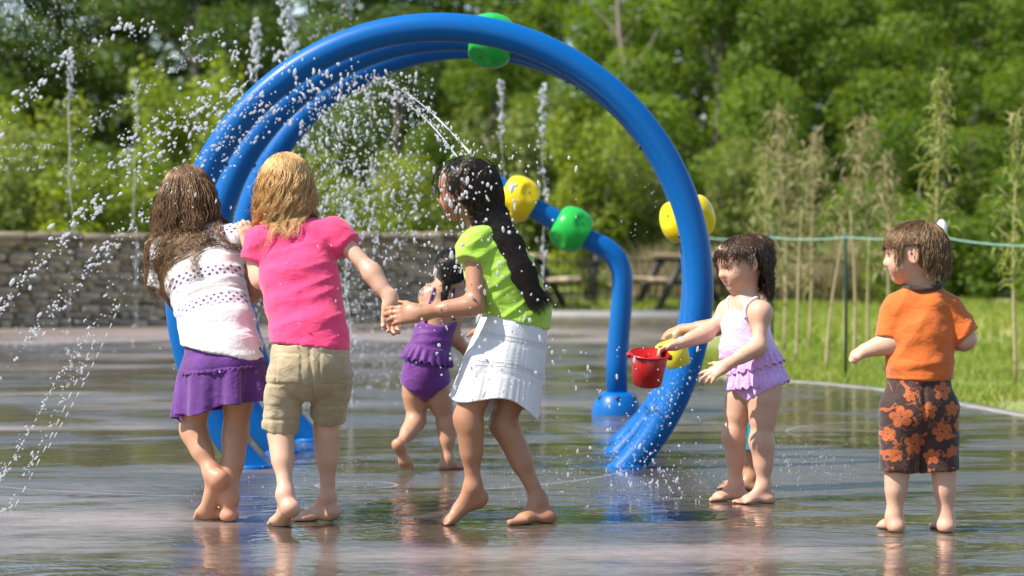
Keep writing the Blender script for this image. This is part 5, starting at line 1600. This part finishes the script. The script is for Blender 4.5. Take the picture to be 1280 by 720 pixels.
pail('red_bucket', c, upv, .0705, .053, .124, RED, 'red plastic bucket held out by the small girl in lilac', -.12)
pail('yellow_pail', P(849, 458, 9.86), V(-.28, -.05, 1), .054, .046, .104, YPL, 'yellow plastic pail held behind the red bucket', -.2)
# ================================================================= water in the air
def mat_water():
    m = Mat('water_drop'); nt = m.nt
    g = m.node('ShaderNodeBsdfGlass'); g.inputs['IOR'].default_value = 1.33; g.inputs['Roughness'].default_value = .10
    g.inputs['Color'].default_value = (1, 1, 1, 1)
    d = m.node('ShaderNodeBsdfDiffuse'); d.inputs[0].default_value = (.95, .95, .96, 1)  # sun glints of the drops are put into the colour as matte white
    t = m.node('ShaderNodeBsdfTranslucent'); t.inputs[0].default_value = (.95, .95, .96, 1)
    a = m.node('ShaderNodeMixShader'); a.inputs[0].default_value = .6; m.link(d.outputs[0], a.inputs[1]); m.link(t.outputs[0], a.inputs[2])
    b = m.node('ShaderNodeMixShader'); b.inputs[0].default_value = .62; m.link(g.outputs[0], b.inputs[1]); m.link(a.outputs[0], b.inputs[2])
    m.link(b.outputs[0], m.out.inputs[0]); return m.m
WATER = mat_water()
def ico(sub):
    import bmesh
    b = bmesh.new(); bmesh.ops.create_icosphere(b, subdivisions=sub, radius=1)
    v = np.array([q.co[:] for q in b.verts]); f = np.array([[q.index for q in p.verts] for p in b.faces]); b.free(); return v, f
ICO = ico(2); ICO1 = ico(1)
WR_ = np.random.default_rng(2024)
class Drops:
    def __init__(s): s.p = []; s.r = []; s.tubes = MB(); s.lean = 0.0
    def add(s, p, r): s.p.append(np.asarray(p, float)); s.r.append(np.asarray(r, float)*.70)
    def px(s, x, y, Y, r0, r1, pw=2.4):
        x, y, Y = [np.broadcast_to(np.asarray(q, float), np.shape(x)) for q in (x, y, Y)]
        p = np.stack([(x-640)/F*Y, Y, CAMZ+(HORIZON-y)/F*Y], 1)
        p[:,2] = np.maximum(p[:,2], .004)
        s.add(p, r0+(r1-r0)*WR_.random(len(p))**pw)
    def path(s, pts, Y, n, sp0, sp1, r0, r1, clus=5, pw=1.6):
        """drops strung in small clusters along a thrown arc, pts in photo pixels"""
        pts = np.array(pts, float); k = np.r_[0, np.cumsum(np.linalg.norm(np.diff(pts, axis=0), axis=1))]; k /= k[-1]
        m = max(1, n//clus); c = np.sort(WR_.random(m)); t = np.clip(np.repeat(c, clus)+WR_.normal(0, .012, m*clus), 0, 1)
        x = np.interp(t, k, pts[:,0]); y = np.interp(t, k, pts[:,1]); sp = sp0+(sp1-sp0)*t
        Yv = Y[0]+(Y[1]-Y[0])*t+WR_.normal(0, .06, len(t))
        s.px(x+WR_.normal(0, 1, len(t))*sp, y+WR_.normal(0, 1, len(t))*sp, Yv, r0, r1, pw)
    def mesh(s, name, off=np.zeros(3)):
        p = np.concatenate(s.p); r = np.concatenate(s.r); n = len(p)
        v0, f0 = ICO if n < 700 else ICO1
        st = 1+(.5*WR_.random((n,1))+1.6*(WR_.random((n,1)) < .22))*np.array([[0, 0, 1]])+.25*WR_.random((n,3))
        a = s.lean+WR_.normal(0, .3, n); ca, sa = np.cos(a), np.sin(a)
        q = v0[None]*(r[:,None]*st)[:,None,:]
        q = np.stack([q[...,0]*ca[:,None]+q[...,2]*sa[:,None], q[...,1], -q[...,0]*sa[:,None]+q[...,2]*ca[:,None]], -1)
        v = (q+p[:,None]).reshape(-1,3)-off; f = (f0[None]+np.arange(n)[:,None,None]*len(v0)).reshape(-1,3)
        fs = [f]
        if s.tubes.n:
            tv = np.concatenate(s.tubes.v)-off; k = len(v); v = np.concatenate([v, tv])
            if s.tubes.f4: fs.append(np.concatenate(s.tubes.f4)+k)
            if s.tubes.f3: fs.append(np.concatenate(s.tubes.f3)+k)
        return np_mesh(name, v, fs, True)
def bez(a, b, c, n=24):
    t = np.linspace(0, 1, n)[:,None]; a, b, c = [np.array(q, float) for q in (a, b, c)]
    return (1-t)**2*a+2*t*(1-t)*b+t*t*c
def stuff(d, name, label):
    return tag(link(name, d.mesh(name), WATER), label, 'water drops', None, 'stuff')

d = Drops(); d.lean = .65
arc = [(-6, 152), (30, 126), (62, 88), (105, 56), (150, 37), (200, 33), (250, 48), (300, 66)]
d.path(arc, (12.3, 11.5), 120, 6, 6, .004, .0125, 6)
d.path([(100, 170), (150, 128), (195, 88), (240, 52), (300, 31)], (12.6, 12.0), 110, 4, 2, .0025, .006, 3)
d.path([(110, 150), (170, 120), (230, 78), (300, 63)], (12.6, 12.0), 90, 4, 2, .0025, .006, 3)
for y in (184, 199, 211): d.path([(-5, y), (60, y-1), (150, y+9)], (12.6, 12.4), 44, 1.5, 3, .003, .0055, 2)
d.path(bez((372, 118), (200, 135), (-6, 395)), (11.0, 9.8), 300, 11, 5, .0035, .0105)
d.path(bez((355, 132), (230, 180), (-10, 480)), (11.0, 9.7), 280, 11, 4, .0025, .0085)
d.path(bez((345, 140), (200, 240), (-6, 610)), (10.9, 9.4), 240, 9, 3, .002, .0070)
d.path(bez((300, 190), (140, 340), (-4, 672)), (10.5, 9.2), 170, 7, 2.0, .002, .0062, 3)
d.path(bez((345, 118), (270, 105), (150, 190)), (11.3, 10.8), 260, 14, 12, .0035, .0105)
for a, b in (((118, 425), (0, 668)), ((72, 470), (-2, 600)), ((150, 380), (60, 560))):
    t = np.linspace(0, 1, 30); m = P(*a, 9.5)[None]*(1-t)[:,None]+P(*b, 9.2)[None]*t[:,None]; m[:,0] += .012*np.sin(t*3.1)
    for i in range(0, 29, 2): d.tubes.tube(m[i:i+2]*np.array([[1,1,1]]), [.0022, .0016], 6)
stuff(d, 'water_spray', 'arcs of drops thrown out to the left of the blue hoops')

d = Drops()
d.path([(330, 135), (400, 118), (470, 105)], (10.6, 10.75), 150, 22, 16, .0035, .0105)
n = 1500
x = 372+178*WR_.beta(1.3, 1.9, n); y = 85+270*WR_.beta(1.5, 2.1, n); k = (x-372)*.35 < (y-40)
d.px(x[k], y[k], WR_.uniform(11.2, 13.3, n)[k], .003, .0105)
for cx, y0, y1, m in ((432, 230, 405, 130), (450, 200, 400, 120), (468, 190, 395, 150), (402, 240, 330, 60), (500, 210, 330, 70), (520, 150, 300, 60)):
    d.px(cx+WR_.normal(0, 4.5, m), WR_.uniform(y0, y1, m), WR_.uniform(13.2, 14.2, m), .003, .009)
stuff(d, 'water_splash', 'dense burst of falling drops inside the hoops beside the girl in pink')

d = Drops()
n = 210; d.px(np.clip(WR_.normal(615, 48, n), 520, 720), WR_.uniform(175, 500, n), WR_.uniform(8.05, 8.45, n), .0028, .0085)
n = 40; d.px(WR_.normal(572, 16, n), WR_.normal(255, 24, n), WR_.uniform(8.2, 8.4, n), .004, .0085)
n = 90; d.px(WR_.uniform(690, 880, n), WR_.uniform(430, 640, n), WR_.uniform(7.8, 8.6, n), .002, .006)
n = 60; d.px(WR_.uniform(470, 560, n), WR_.uniform(300, 420, n), WR_.uniform(8.0, 10, n), .0025, .007)
n = 90; d.px(WR_.uniform(200, 470, n), WR_.uniform(180, 470, n), WR_.uniform(7.8, 8.4, n), .0012, .0035)
n = 12; d.px(WR_.uniform(205, 260, n), WR_.uniform(205, 285, n), np.full(n, 8.45), .003, .0075)
stuff(d, 'falling_drops', 'large near drops falling in front of the girl in the lime shirt')

d = Drops()
t = WR_.random(230); d.px(860-95*t+WR_.normal(0, 12, 230), 470+120*t+WR_.normal(0, 14, 230), WR_.uniform(10.6, 10.85, 230), .0015, .0055)
n = 60; d.px(WR_.normal(815, 22, n), WR_.normal(590, 22, n), WR_.uniform(9.0, 10.4, n), .003, .008)
n = 16; d.px(WR_.normal(808, 14, n), WR_.uniform(200, 300, n), np.full(n, 10.8), .002, .004)
for n, x0, x1, Y0, Y1, zz in ((700, -.05, 1.35, 9.5, 11.4, .10), (260, 1.0, 1.45, 10.6, 11.6, .12), (260, -1.2, .3, 9.2, 11.5, .05)):
    d.add(np.stack([WR_.uniform(x0, x1, n), WR_.uniform(Y0, Y1, n), .003+zz*WR_.random(n)**2.5], 1), .0010+.0022*WR_.random(n)**2)
stuff(d, 'splash_drops', 'fine drops bouncing off the wet ground around the right foot of the hoops')

d = Drops()
for n, cx, cy, sx, sy, zz in ((650, -.95, 18.2, .28, 1.6, .55), (350, -4.4, 23.5, .5, .8, .35), (350, -.7, 21, .5, .7, .5), (160, -1.5, 14.8, .12, .3, .9)):
    d.add(np.stack([WR_.normal(cx, sx, n), WR_.normal(cy, sy, n), .004+zz*WR_.random(n)**2], 1), .002+.006*WR_.random(n)**2)
stuff(d, 'ground_splash', 'white spray where falling water hits the far paving')

d = Drops()
n = 520; d.px(np.clip(WR_.normal(70, 38, n), -8, 170), np.clip(WR_.normal(35, 36, n), -10, 150), WR_.uniform(13, 15, n), .0014, .0048)
n = 160; d.px(WR_.uniform(380, 450, n), WR_.uniform(-10, 60, n), WR_.uniform(15, 17, n), .002, .007)
n = 40; d.px(WR_.uniform(-5, 40, n), WR_.uniform(-8, 30, n), WR_.uniform(13, 14, n), .004, .010)
stuff(d, 'water_mist', 'fine mist of drops hanging in the upper left corner')

# upright jets from the paving
def jet(px, top, Y, wid, n, r1, label, gap=0.0, seed=0):
    d = Drops(); off = np.array([(px-640)/F*Y, Y, 0.0]); s_ = F/Y
    H = CAMZ+(HORIZON-top)/s_; z = np.linspace(0, H*.97, 40)
    wob = .012*np.sin(z*5+seed)+.008*np.sin(z*13+seed*2)
    c = np.c_[off[0]+wob, np.full(40, Y), z]
    i0 = int(gap*38); zz = np.linspace(0, 1, 40)
    d.tubes.tube(c[i0:], (.0026+.0022*noise3(np.c_[zz*23+seed*9, zz, zz], 3))[i0:].clip(.0009), 6)
    t = WR_.random(n)**.75; zz = H*t
    w_ = wid*(.25+.9*np.sin(np.pi*np.clip(t, 0, 1)**1.2)*t)
    d.add(np.stack([off[0]+np.interp(zz, z, wob)+WR_.normal(0, 1, n)*w_, Y+WR_.normal(0, 1, n)*w_, zz], 1), .003+(r1-.003)*WR_.random(n)**1.8)
    m = n//4; zt = H*(.86+.14*WR_.random(m)); d.add(np.stack([off[0]+WR_.normal(0, wid*.3, m), Y+WR_.normal(0, wid*.3, m), zt], 1), .005+(r1-.003)*WR_.random(m))
    o = empty('water_jet', off)
    link('column', d.tubes.mesh('column', True, off), WATER, o); d.tubes = MB()
    q = link('drops', d.mesh('drops', off), WATER, o); q['kind'] = 'stuff'
    tag(o, label, 'fountain jet', 'upright water jets')
jet(627, 100, 17.5, .035, 150, .013, 'thin upright jet seen inside the hoops left of the yellow spinner', .05, 1)
jet(679, 104, 17.0, .035, 150, .012, 'thin upright jet inside the hoops rising above the green spinner', .0, 2)
jet(88, 62, 16.5, .04, 110, .010, 'thin broken jet at the far left under the mist', .5, 3)
jet(169, 100, 19.5, .03, 70, .010, 'faint short topped jet left of the hoops above the girl in white', .3, 4)
jet(320, 22, 15.5, .05, 170, .014, 'foaming jet just left of the top of the hoops', .4, 5)
jet(362, -4, 15.0, .07, 230, .014, 'tallest foaming jet rising beside the top left of the hoops', .4, 6)
jet(436, 250, 14.6, .035, 120, .010, 'low jet falling just right of the girl in pink', 0, 7)

# thin streams from the far hoop to the head of the girl in the lime shirt
for i, (a, b, lab) in enumerate((((462, 96), (588, 192), 'upper of two thin water streams hitting the black haired head'), ((478, 118), (572, 197), 'lower of two thin water streams hitting the black haired head'))):
    d = Drops(); t = np.linspace(0, 1, 40); A = P(*a, 12.3); B = P(*b, 8.9)
    c = A*(1-t)[:,None]+B*t[:,None]; c[:,2] += .05*4*t*(1-t); r = (.0022+.0028*noise3(np.c_[t*26+i*7, t, t], 5)).clip(.0005)
    d.tubes.tube(c, r*(.8 if i else 1), 8)
    q = WR_.random(160); p = np.stack([np.interp(q, t, c[:,j]) for j in range(3)], 1)+WR_.normal(0, .011, (160, 3)); d.add(p, .0015+.005*WR_.random(160)**2)
    off = A; o = empty('water_stream', off)
    link('column', d.tubes.mesh('column', True, off), WATER, o); d.tubes = MB()
    q = link('drops', d.mesh('drops', off), WATER, o); q['kind'] = 'stuff'
    tag(o, lab, 'water stream', 'thin streams from the hoop')
